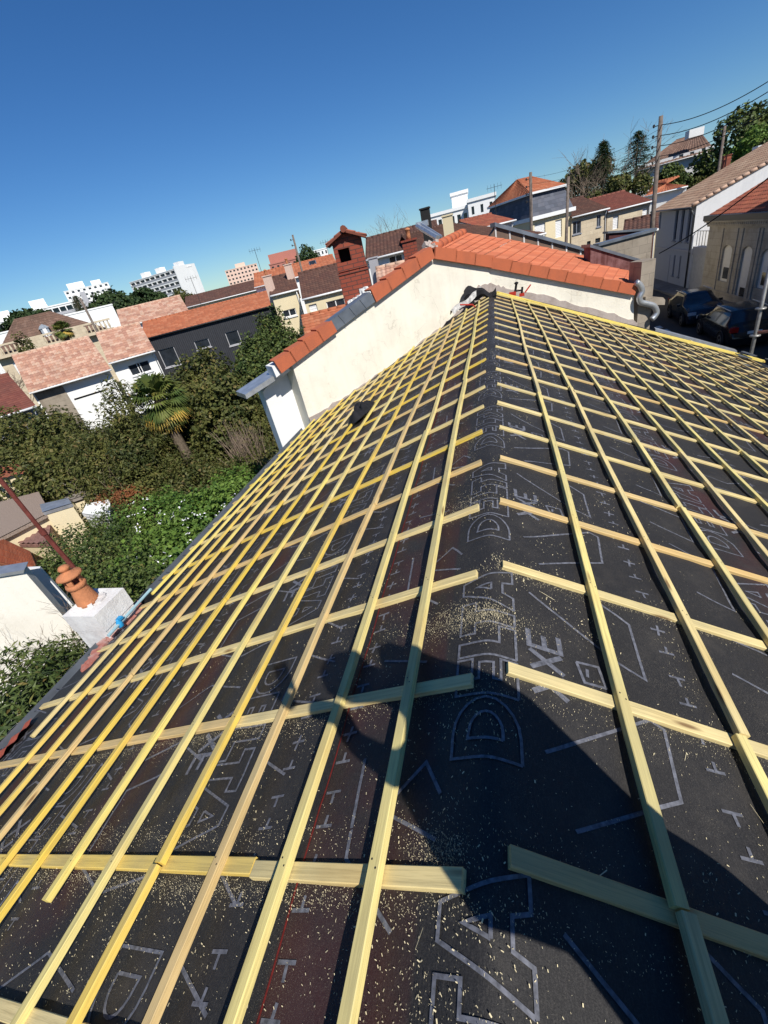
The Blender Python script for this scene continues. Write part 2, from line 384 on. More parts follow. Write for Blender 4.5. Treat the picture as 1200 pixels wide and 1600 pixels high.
def solid(word, x0, y0, up, fwd, h=.115, w=.085, gap=.02, th=.02):
    c = 0
    ST = {'X': [[(0,0),(1,1)],[(0,1),(1,0)]], 'E': [[(1,0),(0,0),(0,1),(1,1)],[(0,.5),(.8,.5)]], 'M': [[(0,0),(0,1),(.5,.4),(1,1),(1,0)]], 'A': [[(0,0),(.5,1),(1,0)],[(.2,.35),(.8,.35)]]}
    for ch in word:
        for st in ST[ch]: ribbon([(x0+up*h*v, y0+fwd*(c+u*w)) for u, v in st], th)
        c += w+gap
PER = 1.145
cR, cL = math.cos(TR), math.cos(TL)
for k in range(-1, 10):
    y = .72 + PER*k
    if y > 10.8: break
    delta(.100, y, -1, 1)
    solid('XXE', .265, y+.275, -1, 1)
    rows = [[(.17, .79), (.40, .938), (.535, 1.026), (.578, 1.008), (.556, .774), (.482, .734), (.23, .59)],
            [(.17, 1.51), (.375, 1.346), (.48, 1.26), (.574, 1.213), (.582, 1.496), (.485, 1.569), (.46, 1.62)],
            [(.32, 1.19), (.335, 1.10), (.41, 1.105), (.40, 1.20), (.32, 1.19)], [(.35, 1.13), (.355, 1.17)],
            [(-.14, .50), (-.33, .58), (-.20, .72), (-.14, .62)],
            [(-.24, 1.45), (-.42, 1.60), (-.44, 1.90)], [(-.25, 1.12), (-.46, 1.18)]]
    for r in rows: ribbon([(a, b-.72+y) for a, b in r], .011)
# wide strips on both slopes
def strip(base_x, up, fwd, y_off):
    sx = -up       # direction down the slope
    for k in range(-2, 13):
        y = y_off + PER*k
        if y > min(far_y(base_x), 11)-.5: continue
        delta(base_x, y, up, fwd)
        solid('XXE', base_x+sx*.17, y+fwd*.28, up, fwd)
        for r in ([(.02, .95), (.30, 1.02), (.55, .93), (.58, .62), (.35, .55)], [(.10, .52), (.36, .40), (.62, .48), (.60, .18), (.40, .05), (.12, .12)], [(-.50, .1), (-.28, .0), (-.26, .27), (-.50, .33)], [(-.45, .62), (-.30, .55), (-.27, .9), (-.46, 1.02)]):
            ribbon([(base_x+sx*a, y+fwd*b) for a, b in r], .011)
strip(1.46, -1, 1, .155); strip(2.92, -1, 1, -.3); strip(4.4, -1, 1, .4)
strip(-1.19-.06, 1, -1, 1.35); strip(-2.55, 1, -1, .9); strip(-3.75, 1, -1, 1.6)
# rows of little tick marks
def ticks(x, y0, y1, step=.121):
    y = y0; k = 0
    while y < y1:
        w = .05
        ribbon([(x-.03, y), (x+.03, y+.004)], .010)
        k += 1
        if k % 4 == 0: ribbon([(x-.004, y-.03), (x+.004, y+.03)], .010)
        else: ribbon([(x+.002, y), (x+.004, y+.035 if k % 2 else y-.035)], .010)
        y += step
ticks(.705, -.3, 9, .121); ticks(-.535, -.3, 8, .105); ticks(-.79, -.3, 8, .105); ticks(2.1, .5, 9, .121); ticks(-2.05, -.3, 8, .105); ticks(3.6, 1, 9)
pr.build('printed_lettering', M['print'], house)
rl = MB()
ribbon([(-.572, -1), (-.575, 4), (-.57, 9)], .006, .003, rl)
rl.build('chalk_line', M['redline'], house)
# fascia, gutters and the walls under the roof
def eave_pts(x, y0, y1, n=2): return [mem(x, y0+(y1-y0)*k/n) for k in range(n+1)]
g = MB()
zl = mem(XL, 3).z
g.box((XL-.012, 3.4, zl-.10), (.02, 10.0, .19)); g.build('fascia_board', m_plain('dark_fascia', (.03, .03, .032), .5), house)
g = MB()
prof = [(0, 0), (-.02, -.07), (-.07, -.09), (-.12, -.07), (-.135, 0)]
for a, b in zip(prof[:-1], prof[1:]):
    g.face([(XL-.025+a[0], -1.6, zl-.02+a[1]), (XL-.025+b[0], -1.6, zl-.02+b[1]), (XL-.025+b[0], 8.3, zl-.02+b[1]), (XL-.025+a[0], 8.3, zl-.02+a[1])])
g.build('gutter', M['zinc'], house)
zr = mem(XR, 3).z
g = MB()
for a, b in zip(prof[:-1], prof[1:]):
    g.face([(XR+.02-a[0], -1.6, zr-.02+a[1]), (XR+.02-b[0], -1.6, zr-.02+b[1]), (XR+.02-b[0], 14.2, zr-.02+b[1]), (XR+.02-a[0], 14.2, zr-.02+a[1])])
g.box((XR+.01, 6.3, zr-.09), (.02, 15.9, .16))
g.build('gutter', M['zinc'], house)
g = MB()
fl = [Vector((4.25, 13.88, 0)), Vector((5.2, 13.98, 0)), Vector((6.4, 14.1, 0))]
for a, b in zip(fl[:-1], fl[1:]):
    za, zb = mem(a.x, a.y).z, mem(b.x, b.y).z
    d = (b-a).normalized(); c = Vector(((a.x+b.x)/2, (a.y+b.y)/2, (za+zb)/2+.05))
    g.face([(a.x, a.y, za+.06), (b.x, b.y, zb+.06), (b.x, b.y+.14, zb+.08), (a.x, a.y+.14, za+.08)])
    g.face([(a.x, a.y, za-.02), (b.x, b.y, zb-.02), (b.x, b.y, zb+.06), (a.x, a.y, za+.06)])
g.build('edge_flashing', M['zinc_light'], house)
g = MB()
g.face([(XL+.12, -1.6, zl-.12), (XL+.12, -1.6, GZ), (XL+.12, 8.2, GZ), (XL+.12, 8.2, zl-.12)])
g.face([(XR-.25, -1.6, zr), (XR-.25, 14.2, zr), (XR-.25, 14.2, GZ), (XR-.25, -1.6, GZ)])
g.face([(XR-.25, 14.2, zr), (4.1, 14.0, -2.1), (4.1, 14.0, GZ), (XR-.25, 14.2, GZ)])
g.face([(XL+.12, -1.6, GZ), (XL+.12, -1.6, zl), (0, -1.6, -.05), (XR-.25, -1.6, zr), (XR-.25, -1.6, GZ)])
g.build('house_wall', M['white_wall'], house)
# ------------------------------------------------------------------ counter battens and battens
def lath(name, side, p0, p1, w, h, off, mat, seed, wob=.004, end=None):
    """p0,p1 = (t,s) ends; w across, h up, off = height of its underside"""
    rr = random.Random(seed); n = 9
    A, B = S(side, *p0, off), S(side, *p1, off)
    up = (S(side, 0, 0, 1)-S(side, 0, 0, 0)).normalized(); d = (B-A).normalized(); q = d.cross(up).normalized()
    ph = rr.uniform(0, 6); ph2 = rr.uniform(0, 6); L = (B-A).length; b = .0025
    O = A.copy()
    m = MB(); ring = []
    tw = rr.uniform(-.06, .06)
    for i in range(n+1):
        k = i/n; c = Vector((0, L*k, 0)); dx = wob*math.sin(k*L*1.3+ph) ; dz = wob*.25*(1+math.sin(k*L*2.1+ph2))
        ring.append([Vector((x+dx, L*k, z+dz)) for x, z in ((-w/2, 0), (w/2, 0), (w/2, h-b), (w/2-b, h), (-w/2+b, h), (-w/2, h-b))])
    for a, c in zip(ring[:-1], ring[1:]):
        for j in range(6):
            j2 = (j+1) % 6; m.face([a[j], a[j2], c[j2], c[j]])
    m.face(ring[0][::-1]); m.face(ring[-1])
    if name == 'tiling_batten':
        y0_ = A.y
        for kk in range(-3, 23):
            yy = RY0+RP*kk-(.05 if side == 'L' else 0) - y0_
            if .03 < yy < L-.03:
                f_ = yy/L*n; i_ = min(n-1, int(f_)); cc = ring[i_][3].lerp(ring[i_+1][3], f_-i_)
                for q2 in ((-.009, .012), (.008, -.008)):
                    c3 = Vector((cc.x-w/2+b+q2[0]+rr.uniform(-.003, .003), yy+q2[1], h+wob*.5+.0004)); c3.z = ring[i_][3].z*(1-(f_-i_)) + ring[i_+1][3].z*(f_-i_) + .0006
                    m.face([c3+Vector((.0032*math.cos(a_), .0032*math.sin(a_), 0)) for a_ in [j*1.0472 for j in range(6)]], None, 1)
    o = m.build(name, [mat, M['nail']])
    o.matrix_world = Matrix(((q.x, d.x, up.x, O.x), (q.y, d.y, up.y, O.y), (q.z, d.z, up.z, O.z), (0, 0, 0, 1)))
    return o
def eave_s(side): return (4.02+.08)/cL if side == 'L' else (XR+.02)/cR
def wall_s(side, t):      # how far up the slope the wall lets a counter batten start, or the eave it ends at
    return None
# counter battens (run down the slope)
CH, CW = .030, .048
for k in range(-2, 22):
    t = RY0 + RP*k + rnd.uniform(-.012, .012)
    # left: ends where the wall foot crosses
    tl = t - .06 + (.19 if k == -1 else 0)
    s0 = .055 + rnd.uniform(-.008, .012)
    s1 = eave_s('L') - .06
    lim = (12.6 - .12 - tl)/1.074/cL if tl > 8 else 99
    s1 = min(s1, lim)
    slope_dt = (.0 if k > 1 else (-.03, .02, .035)[k+1] if k >= -1 else 0)
    nm = ORD[k+3]
    mats = ['wood_orange', 'wood_pale', 'wood_pale', 'wood_yellow']
    if s1 > s0+.3 and t < 12.3:
        mat = M[mats[rnd.randrange(4)]]
        if k in (0, 1, 3):
            sj = {0: .80, 1: 1.35, 3: 1.0}[k]
            o = lath('counter_batten', 'L', (tl, s0), (tl+slope_dt*.3, sj), CW, CH, .001, M['wood_pale'], k, .002)
            tag(o, 'upper piece of the %s pine counter batten from the camera on left slope' % nm, 'wooden batten', 'counter battens on the left slope')
            o = lath('counter_batten', 'L', (tl+slope_dt*.3+.004, sj+.004), (tl+slope_dt, s1), CW, CH, .001, mat, k+90, .004)
            tag(o, 'long lower piece of the %s counter batten from the camera on left slope' % nm, 'wooden batten', 'counter battens on the left slope')
        else:
            o = lath('counter_batten', 'L', (tl, s0), (tl+slope_dt, s1), CW, CH, .001, mat, k, .004)
            tag(o, 'pine counter batten running down the left slope, %s from the camera' % nm, 'wooden batten', 'counter battens on the left slope')
    tr = t + .005
    if tr < 13.2:
        s0 = .06 + rnd.uniform(-.01, .012)
        s1 = eave_s('R') - .05
        if tr > 12.5: s0 = (tr-12.5)/.335/cR + .1
        dt = -.05 if k == 0 else -.01
        o = lath('counter_batten', 'R', (tr, s0), (tr+dt, s1), CW, CH, .001, M[['wood_pale', 'wood_pale', 'wood_orange'][rnd.randrange(3)]], k+200, .004)
        tag(o, 'pine counter batten running down the right slope, %s from the camera' % nm, 'wooden batten', 'counter battens on the right slope')
# battens (run along the ridge, on top of the counter battens)
BH, BWd = .027, .038
def run(side, s_fun, t0, t1, cuts, row, mats, seed):
    pts = [t0] + [c for c in cuts if t0+.5 < c < t1-.5] + [t1]
    where = ['piece nearest the camera', 'second piece along', 'third piece along', 'farthest piece']
    n = len(pts)-1
    for i in range(n):
        a, b = pts[i], pts[i+1]
        if b-a < .25: continue
        m = M[mats[random.Random(seed*31+i).randrange(len(mats))]]
        o = lath('tiling_batten', side, (a+.003, s_fun(a)), (b-.003, s_fun(b)), BWd, BH, CH+.003, m, seed*7+i, .009)
        w = where[i] if i < n-1 or n == 1 else where[3]
        tag(o, 'tiling batten, %s row below ridge, %s slope, %s' % (ORD[row], 'left' if side == 'L' else 'right', w if n > 1 else 'in one length'), 'wooden batten', 'tiling battens on the %s slope' % ('left' if side == 'L' else 'right'))
sL = [.315, .652, .965, 1.285, 1.605, 1.925, 2.24, 2.56, 2.87, 3.18, 3.48, 3.78, 4.06]
for r, s in enumerate(sL):
    t1 = 12.6 - 1.074*s*cL - .12
    t1 -= rnd.uniform(0, .25)
    mats = [['wood_green'], ['wood_green'], ['wood_orange', 'wood_pale'], ['wood_yellow', 'wood_yellow', 'wood_pale'], ['wood_green', 'wood_pale'], ['wood_pale', 'wood_bright'], ['wood_yellow'], ['wood_pale', 'wood_yellow'], ['wood_orange', 'wood_pale'], ['wood_yellow', 'wood_bright'], ['wood_yellow', 'wood_pale'], ['wood_pale', 'wood_bright'], ['wood_bright']][r]
    cuts = [RY0-.06+RP*k for k in ((8, 16), (6, 13), (4, 11), (0, 7, 14), (5, 12), (8, 15), (3, 10), (6, 13), (2, 9), (5, 12), (8,), (4, 11), (7,))[r]]
    t0 = -1.4
    if r == 5: t0 = .28
    if r == 12: t0 = 2.9
    if r == 11: t0 = 1.2
    w = .0035
    run('L', (lambda t, s=s: s + (.0 if s > 1 else -.03*min(1, max(0, t)/6))), t0, t1, cuts, r+1, mats, 11+r)
for r in range(16):
    s = .478 + .418*r
    t1 = 12.35 + .335*s*cR*.0 - .05
    cuts = [RY0+RP*k for k in ((0, 7, 15), (1, 8, 15), (4, 12), (6, 13), (3, 11), (7, 14), (5, 12), (8,), (4, 11), (7, 14), (5, 12), (8,), (6, 13), (9,), (7,), (10,))[r]]
    t1 = 12.25 + .1*r + rnd.uniform(-.1, .15)
    mats = ['wood_green', 'wood_pale', 'wood_pale', 'wood_green']
    if r > 11: mats = ['wood_pale', 'wood_orange']
    run('R', (lambda t, s=s: s + .012*min(1, max(0, t)/5)), -1.4, t1, cuts, r+1, mats, 60+r)
# loose bundle lying across the far edge of the right slope
A0, B0 = (11.75, .10), (13.0, 7.15)
for i, (dt, off, ds, mt) in enumerate(((0, .060, 0, 'wood_bright'), (.045, .060, .15, 'wood_yellow'), (.09, .060, -.02, 'wood_bright'), (.03, .088, .05, 'wood_bright'), (.075, .088, -.05, 'wood_bright'), (-.09, .060, -1.6, 'wood_bright'))):
    o = lath('loose_batten', 'R', (A0[0]+dt, A0[1]+max(0, ds)), (B0[0]+dt*1.3, B0[1]+min(ds, .1)-(0 if i else .0)), .040, .027, off, M[mt], 300+i, .008)
    tag(o, ['bright yellow loose batten, lowest front one in the bundle by the gable wall', 'darker yellow loose batten in the middle of the bundle by the gable wall', 'yellow loose batten at the back of the bundle nearest the gable wall', 'yellow loose batten lying on top of the bundle, front one', 'yellow loose batten lying on top of the bundle, rear one', 'shorter loose yellow batten lying apart in front of the bundle'][i], 'wooden batten', 'loose battens stacked on the right slope')
# ------------------------------------------------------------------ sawdust and shavings
sd = MB(); rs = random.Random(3)
def chip(x, y, L, w, lift=.003):
    a = rs.uniform(0, math.pi); dx, dy = math.cos(a)*L/2, math.sin(a)*L/2; wx, wy = -math.sin(a)*w/2, math.cos(a)*w/2
    z = rs.uniform(0, .004)
    sd.face([mem(x-dx-wx, y-dy-wy, lift), mem(x+dx-wx, y+dy-wy, lift+z), mem(x+dx+wx, y+dy+wy, lift+z), mem(x-dx+wx, y-dy+wy, lift)])
n = 0
while n < 13000:
    t = rs.random()**1.7*7.0 - .3
    side = rs.random() < .62
    x = -abs(rs.gauss(0, 1.3)) if side else abs(rs.gauss(0, .8))
    if x < -3.8: continue
    f = noise.noise(Vector((x*2.2, t*1.9, 9)))*.5+.5
    f2 = noise.noise(Vector((x*8, t*8, 2)))*.5+.5
    if rs.random() > (f*f2*2.3)**3: continue
    sc = rs.random(); L = .0015 + .0065*sc**4
    chip(x, t, L, L*rs.uniform(.15, .5)); n += 1
for cx, cy, sx, sy, cnt, sz in ((-.16, 1.33, .10, .05, 900, .004), (.0, 1.30, .07, .04, 700, .004), (-.18, 2.25, .13, .08, 700, .004), (.06, 1.65, .03, .03, 150, .005), (.35, 1.60, .25, .03, 500, .003), (.6, 1.0, .35, .03, 500, .003), (-1.3, .92, .9, .035, 1800, .0035), (-1.5, .52, .9, .03, 2500, .0035), (-1.0, .36, .7, .02, 3000, .0035), (-.14, .47, .05, .03, 900, .003), (.1, .12, .2, .08, 700, .004), (-.05, 1.30, .16, .05, 1200, .0028), (-.4, 1.28, .1, .2, 300, .004), (-.25, 3.1, .08, .2, 350, .005), (-.2, .24, .2, .12, 420, .006), (-1.6, .38, .9, .016, 2600, .003), (-1.6, .95, 1.0, .014, 2600, .003), (.9, 1.03, .5, .014, 900, .003), (.6, 1.60, .4, .014, 700, .003), (.3, .55, .3, .1, 300, .004), (-1.9, .2, .8, .2, 1500, .006), (.75, 1.3, .03, .3, 200, .004)):
    for _ in range(cnt):
        x = rs.gauss(cx, sx); y = rs.gauss(cy, sy)
        L = sz*rs.uniform(.25, .95); chip(x, y, L, L*rs.uniform(.18, .55))
for x, y, L, a in ((.27, .50, .06, .7), (.33, .48, .02, .1), (.36, .455, .02, .0), (.25, 1.52, .06, -.5), (.62, .93, .03, 1.1), (.80, .76, .16, 1.9), (-.16, .3, .04, 1.2), (-.34, .31, .02, .1), (-.2, 1.38, .05, .4)):
    pass
    dx, dy = math.cos(a)*L/2, math.sin(a)*L/2
    sd.face([mem(x-dx, y-dy-.0015, .004), mem(x+dx, y+dy-.0015, .008), mem(x+dx, y+dy+.0015, .008), mem(x-dx, y-dy+.0015, .004)])
# sawdust also lies on the first counter battens
o = sd.build('sawdust', M['chips']); tag(o, 'pale sawdust and wood shavings scattered over the black membrane', 'sawdust', None, 'stuff')
# ------------------------------------------------------------------ neighbour's gable wall and roof
FL = Fr((-3.96, 8.345, GZ), (1, 1.074, 0)); FR2 = Fr((0, 12.6, GZ), (1, .335, 0))
gab = thing('neighbour_house', (-1, 12, GZ), 'neighbouring house with a cream rendered gable wall and orange verge tiles', 'house')
Lk = math.hypot(3.96, 4.255)
def pv(fr, pts, w=0): return [fr.px(x, y, w) for x, y in pts]
vl = pv(FL, [(455, 566), (678, 396), (769, 417)]); vr = pv(FR2, [(769, 417), (988, 457), (1003, 518)])
m = MB()
uK = Lk
m.prism([(0, 0), (uK, 0), (uK, vl[2][1]), (vl[1][0], vl[1][1]), (0, vl[0][1])], -.45, 0, FL)
m.prism([(0, 0), (vr[2][0], 0), (vr[1][0]+.05, vr[1][1]-.05), (0, vl[2][1])], -.45, 0, FR2)
m.build('gable_wall', M['cream'], gab)
# mortar band along the foot
m = MB()
def foot(fr, pts, w):
    P = [fr.px(x, y, w) for x, y in pts]
    return P
rj = random.Random(5)
bandL = [(483, 657), (520, 636), (560, 611), (600, 584), (650, 546), (690, 515), (715, 492), (732, 470), (748, 452), (769, 446)]
P = []
for (a, b) in zip(bandL[:-1], bandL[1:]):
    for k in range(6):
        P.append((a[0]+(b[0]-a[0])*k/6, a[1]+(b[1]-a[1])*k/6 + rj.uniform(-3.0, 1.6) - 4))
top = [FL.px(x, y, .025) for x, y in P]
m.prism([(top[0][0], 1), (uK, 1), (uK, top[-1][1])] + top[::-1], 0, .028, FL)
bandR = [(769, 446), (790, 452), (850, 464), (900, 478), (960, 493), (1003, 508)]
P = []
for (a, b) in zip(bandR[:-1], bandR[1:]):
    for k in range(6): P.append((a[0]+(b[0]-a[0])*k/6, a[1]+(b[1]-a[1])*k/6 + rj.uniform(-2.2, 1.4) - 2))
top = [FR2.px(x, y, .025) for x, y in P]
m.prism([(0, 1), (vr[2][0], 1)] + top[::-1] + [(0, top[0][1])], 0, .028, FR2)
m.build('mortar_band', M['mortar'], gab)
m = MB()   # folded membrane / flashing upstand at the foot
for fr, pts in ((FL, [(484, 664), (600, 592), (655, 553), (700, 520), (735, 484), (766, 457)]), (FR2, [(772, 456), (850, 473), (930, 493), (1003, 514)])):
    q = [fr.px(x, y, .06) for x, y in pts]
    m.prism([(q[0][0], q[0][1]-.5)] + [(q[-1][0], q[-1][1]-.5)] + q[::-1], .028, .06, fr)
m.build('membrane_upstand', m_plain('brown_black_upstand', (.035, .024, .022), .7, 0, .5, 3), gab)
# verge tiles
def verge(fr, p0, p1, n, stretch=1.0, h=.26, mat='orange_tile', flip=1):
    (u0, v0), (u1, v1) = p0, p1
    L = math.hypot(u1-u0, v1-v0); d = ((u1-u0)/L, (v1-v0)/L); nn = (-d[1], d[0])
    for k in range(n):
        a = L*k/n; b = L*(k+1)/n+.03
        mm = MB(); w1 = .09 + .012
        # each tile tilts a little so that its lower end stands proud
        e0, e1 = (.035, .0) if flip > 0 else (.0, .035)
        pa = (u0+d[0]*a, v0+d[1]*a); pb = (u0+d[0]*b, v0+d[1]*b)
        face = [(pa[0]-nn[0]*.03, pa[1]-nn[1]*.03), (pb[0]-nn[0]*.03, pb[1]-nn[1]*.03), (pb[0]+nn[0]*(h+e1), pb[1]+nn[1]*(h+e1)), (pa[0]+nn[0]*(h+e0), pa[1]+nn[1]*(h+e0))]
        mm.prism(face, .055+e0*.4, w1+e0*.4, fr)
        topf = [(pa[0]+nn[0]*(h+e0-.03), pa[1]+nn[1]*(h+e0-.03)), (pb[0]+nn[0]*(h+e1-.03), pb[1]+nn[1]*(h+e1-.03)), (pb[0]+nn[0]*(h+e1+.001), pb[1]+nn[1]*(h+e1+.001)), (pa[0]+nn[0]*(h+e0+.001), pa[1]+nn[1]*(h+e0+.001))]
        mm.prism(topf, -.16, .054+e0*.4, fr)
        mm.build('verge_tile', M[mat], gab)
q = lambda fr, x, y: fr.px(x, y, .08)
verge(FL, q(FL, 438, 581), q(FL, 523, 517), 4, h=.21)
verge(FL, q(FL, 586, 470), q(FL, 676, 402), 4, h=.21)
m = MB()
a, b = q(FL, 523, 519), q(FL, 588, 470)
m.prism([a, b, (b[0]-.12, b[1]+.20), (a[0]-.12, a[1]+.21)], .05, .08, FL)
for k in range(1, 4):
    c = (a[0]+(b[0]-a[0])*k/4, a[1]+(b[1]-a[1])*k/4); m.prism([(c[0], c[1]), (c[0]+.02, c[1]), (c[0]-.10, c[1]+.20), (c[0]-.12, c[1]+.20)], .08, .092, FL)
m.prism([(a[0]-.12, a[1]+.18), (b[0]-.12, b[1]+.17), (b[0]-.12, b[1]+.20), (a[0]-.12, a[1]+.21)], -.16, .05, FL)
m.build('zinc_flashing', M['zinc'], gab)
kt = FL.px(769, 417, .08)
verge(FL, q(FL, 679, 402), (uK+.0, kt[1]+.01), 3, flip=-1, h=.20)
verge(FR2, (0, kt[1]+.01), q(FR2, 990, 459), 8, flip=-1, h=.20)
# roof slopes
def tile_surf(m, P00, P10, P01, P11, pitch, row, amp=.03, step=.018, sub=4, roman=False):
    P00, P10, P01, P11 = map(Vector, (P00, P10, P01, P11))
    W = max((P10-P00).length, (P11-P01).length); H = ((P01-P00).length+(P11-P10).length)/2
    nu = max(1, round(W/pitch)); nv = max(1, round(H/row))
    N = (P10-P00).cross(P01-P00).normalized()
    i0 = len(m.v); w = nu*sub+1
    for j in range(nv):
        for e in (0, 1):
            t = (j+e)/nv
            for i in range(w):
                s = i/(nu*sub)
                p = (P00*(1-s)+P10*s)*(1-t) + (P01*(1-s)+P11*s)*t
                ph = (i % sub)/sub
                z = amp*(.5-.5*math.cos(2*math.pi*ph)) if not roman else amp*(1 if ph < .3 else 0)
                z += step*(1-e)
                m.v.append(tuple(p + N*z))
    for r in range(2*nv-1):
        for i in range(w-1):
            a = i0+r*w+i
            j = r//2
            m.f.append([a, a+1, a+w+1, a+w]); v0, v1 = (j+.02, j+.98) if r % 2 == 0 else (j+.985, j+.99)
            m.uv.append([((i+.01)/sub, v0), ((i+.99)/sub, v0), ((i+.99)/sub, v1), ((i+.01)/sub, v1)]); m.mi.append(0)
vt = lambda fr, x, y: fr.p(*fr.px(x, y, -.2), -.2)
A_ = vt(FL, 679, 388); K_ = FL.p(uK, kt[1]+.27, -.2); E_ = vt(FR2, 988, 446)
A2, K2, E2 = at_d(724, 364, 16.2), at_d(800, 376, 17.0), at_d(1000, 420, 18.2)
m = MB()
for a, b, a2, b2 in ((A_, K_, A2, K2), (K_, E_, K2, E2)):
    n = 4 if a is A_ else 8
    # columns of tiles run down the slope: rows go along a->b, so build with u across (back) and v up
    tile_surf(m, b, b2, a, a2, .24, .30, .014, .018, 5, True)
m.build('roof', M['orange_roof'], gab)
m = MB()  # ridge caps
d = (A2-A_)
for k in range(7):
    p0 = A_ + d*(k/7) + Vector((0, 0, .01)); p1 = A_ + d*((k+1.12)/7) + Vector((0, 0, .01))
    m.tube([p0, p1], [.13, .105], 10)
m.build('ridge_tiles', M['orange_tile'], gab, True)
m = MB()
c = A_ + Vector((-.08, -.02, .04)); 
for _ in range(14):
    m.box(c+Vector((rj.uniform(-.12, .12), rj.uniform(-.12, .12), rj.uniform(-.09, .08))), (rj.uniform(.05, .14),)*3, Matrix.Rotation(rj.uniform(0, 3), 3, Vector((rj.random(), rj.random(), rj.random()))))
m.build('ridge_mortar', M['mortar'], gab)
# rear wall with white render and zinc eave, set back behind the corner
m = MB()
q1 = FL.px(412, 616, -.45); q2 = FL.px(459, 596, -.45)
m.prism([(q1[0], 0), (.06, 0), (.06, vl[0][1]-.02), (0, vl[0][1]-.05), (q1[0], q1[1]+.05)], -.8, -.45, FL)
m.build('rear_wall', M['white_wall'], gab)
m = MB()
e1 = FL.px(381, 616, -.2); e2 = FL.px(452, 570, -.2)
m.prism([(e1[0], e1[1]-.0), (e1[0], e1[1]-.09), (e2[0]+.0, e2[1]-.10), (e2[0], e2[1]+.02)], -.75, -.12, FL)
m.build('zinc_eave', M['zinc_light'], gab)
m = MB()
c0 = FL.px(424, 573, 0)
m.prism([(c0[0], c0[1]), (c0[0]+.02, c0[1]-.22), (c0[0]+.30, c0[1]-.12), (c0[0]+.28, c0[1]+.05)], -.35, .03, FL)
m.build('eave_return', M['white_wall'], gab)
# stone end of the street front, cornice, party walls
stone = m_stone('limestone_blocks', (.66, .56, .40), (.58, .48, .34), (.40, .33, .24), dirt=.2)
stone_dirty = m_stone('weathered_limestone', (.36, .31, .25), (.30, .26, .21), (.22, .19, .16), .6, .3, .6)
M['stone'] = stone; M['stone_dirty'] = stone_dirty
m = MB()
s1 = FR2.px(1001, 440, 0)[0]; s2 = FR2.px(1018, 470, 0)[0]
m.prism([(s1-.02, 0), (s2, 0), (s2, FR2.px(1018, 405, 0)[1]), (s1-.02, FR2.px(999, 410, 0)[1])], -.5, .02, FR2)
cz = FR2.px(1028, 470, 0)
m.prism([(s1+.1, cz[1]), (cz[0]+.12, cz[1]-.12), (cz[0]+.12, cz[1]+.0), (cz[0]+.05, cz[1]+.08), (s1+.1, cz[1]+.2)], -.5, .12, FR2)
m.build('stone_corner', stone_dirty, gab)
# party wall stub (brown face, zinc cap) running back from the corner
FP = Fr((0, 15.2, GZ), (1, .30, 0))
m = MB()
pp = pv(FP, [(923, 386), (999, 411), (1000, 436), (921, 404)])
m.prism([(pp[0][0], pp[3][1]-2), (pp[1][0], pp[2][1]-2.5), pp[1], pp[0]], -.42, 0, FP)
m.build('party_wall', m_plaster('dark_red_brown_flashing', (.095, .035, .032), (.30, .17, .17), .9, 1.6, .5), gab)
m = MB()
m.prism([(pp[0][0]-.04, pp[0][1]+.0), (pp[1][0]+.10, pp[1][1]-.02), (pp[1][0]+.10, pp[1][1]+.06), (pp[0][0]-.04, pp[0][1]+.08)], -.52, .05, FP)
m.build('zinc_cap', M['zinc'], gab)
m = MB()
m.prism([(pp[1][0]-.0, pp[2][1]-4), (pp[1][0]+.42, pp[2][1]-4), (pp[1][0]+.42, pp[1][1]-.08), (pp[1][0], pp[1][1]-.02)], -.5, .02, FP)
m.build('stone_pier', stone_dirty, gab)
# raised party wall with zinc coping behind the orange slope
FQ = Fr((0, 17.3, GZ), (1, .34, 0))
m = MB()
pq = pv(FQ, [(748, 374), (777, 352), (925, 396), (930, 406)])
m.prism([(pq[0][0], pq[0][1]-.4), (pq[3][0], pq[3][1]-.6), pq[2], pq[1]], -.3, 0, FQ)
m.build('upper_party_wall', m_plaster('brown_party_wall', (.17, .11, .08), (.07, .05, .045), .6, 1.2), gab)
m = MB()
m.prism([(pq[1][0]-.1, pq[1][1]-.02), pq[2], (pq[2][0], pq[2][1]+.10), (pq[1][0]-.1, pq[1][1]+.10)], -.42, .08, FQ); m.build('zinc_coping', M['zinc'], gab)
m = MB()
for k in range(60):
    s = k/60; x = 748+(928-748)*s; y = 374.5+(404.5-374.5)*s
    u, v = FQ.px(x, y, .05); m.fbox(FQ, u-.05, u+.07, v-.10, v+rj.uniform(.0, .06), 0, rj.uniform(.04, .09))
for k in range(7):
    x = 775+ k*22; u, v = FQ.px(x, 372+k*5.5, .02); u2, v2 = FQ.px(x, 352+k*6.5, .02)
    m.fbox(FQ, u-.02, u+.03, v-.1, v2+.2*0, 0, .02)
m.build('mortar_fillet', m_plaster('white_mortar', (.6, .57, .54), (.3, .25, .24), .6, 3), gab)
# S-shaped downpipe
m = MB()
pts = [on_plane(x, y, FR2.p(0, 0, .14), FR2.w) for x, y in [(994, 441), (1000, 446), (1003, 455), (999, 464), (1001, 472), (1011, 475), (1021, 478), (1026, 487), (1023, 494), (1018, 499)]]
def smoothpath(P, n=4):
    P = [Vector(p) for p in P]; out = []
    for i in range(len(P)-1):
        p0, p1, p2, p3 = P[max(i-1, 0)], P[i], P[i+1], P[min(i+2, len(P)-1)]
        for k in range(n):
            t = k/n; out.append(.5*((2*p1)+(-p0+p2)*t+(2*p0-5*p1+4*p2-p3)*t*t+(-p0+3*p1-3*p2+p3)*t**3))
    out.append(P[-1]); return out
m.tube(smoothpath(pts), .075, 12)
m.build('downpipe', M['zinc_light'], gab, True)
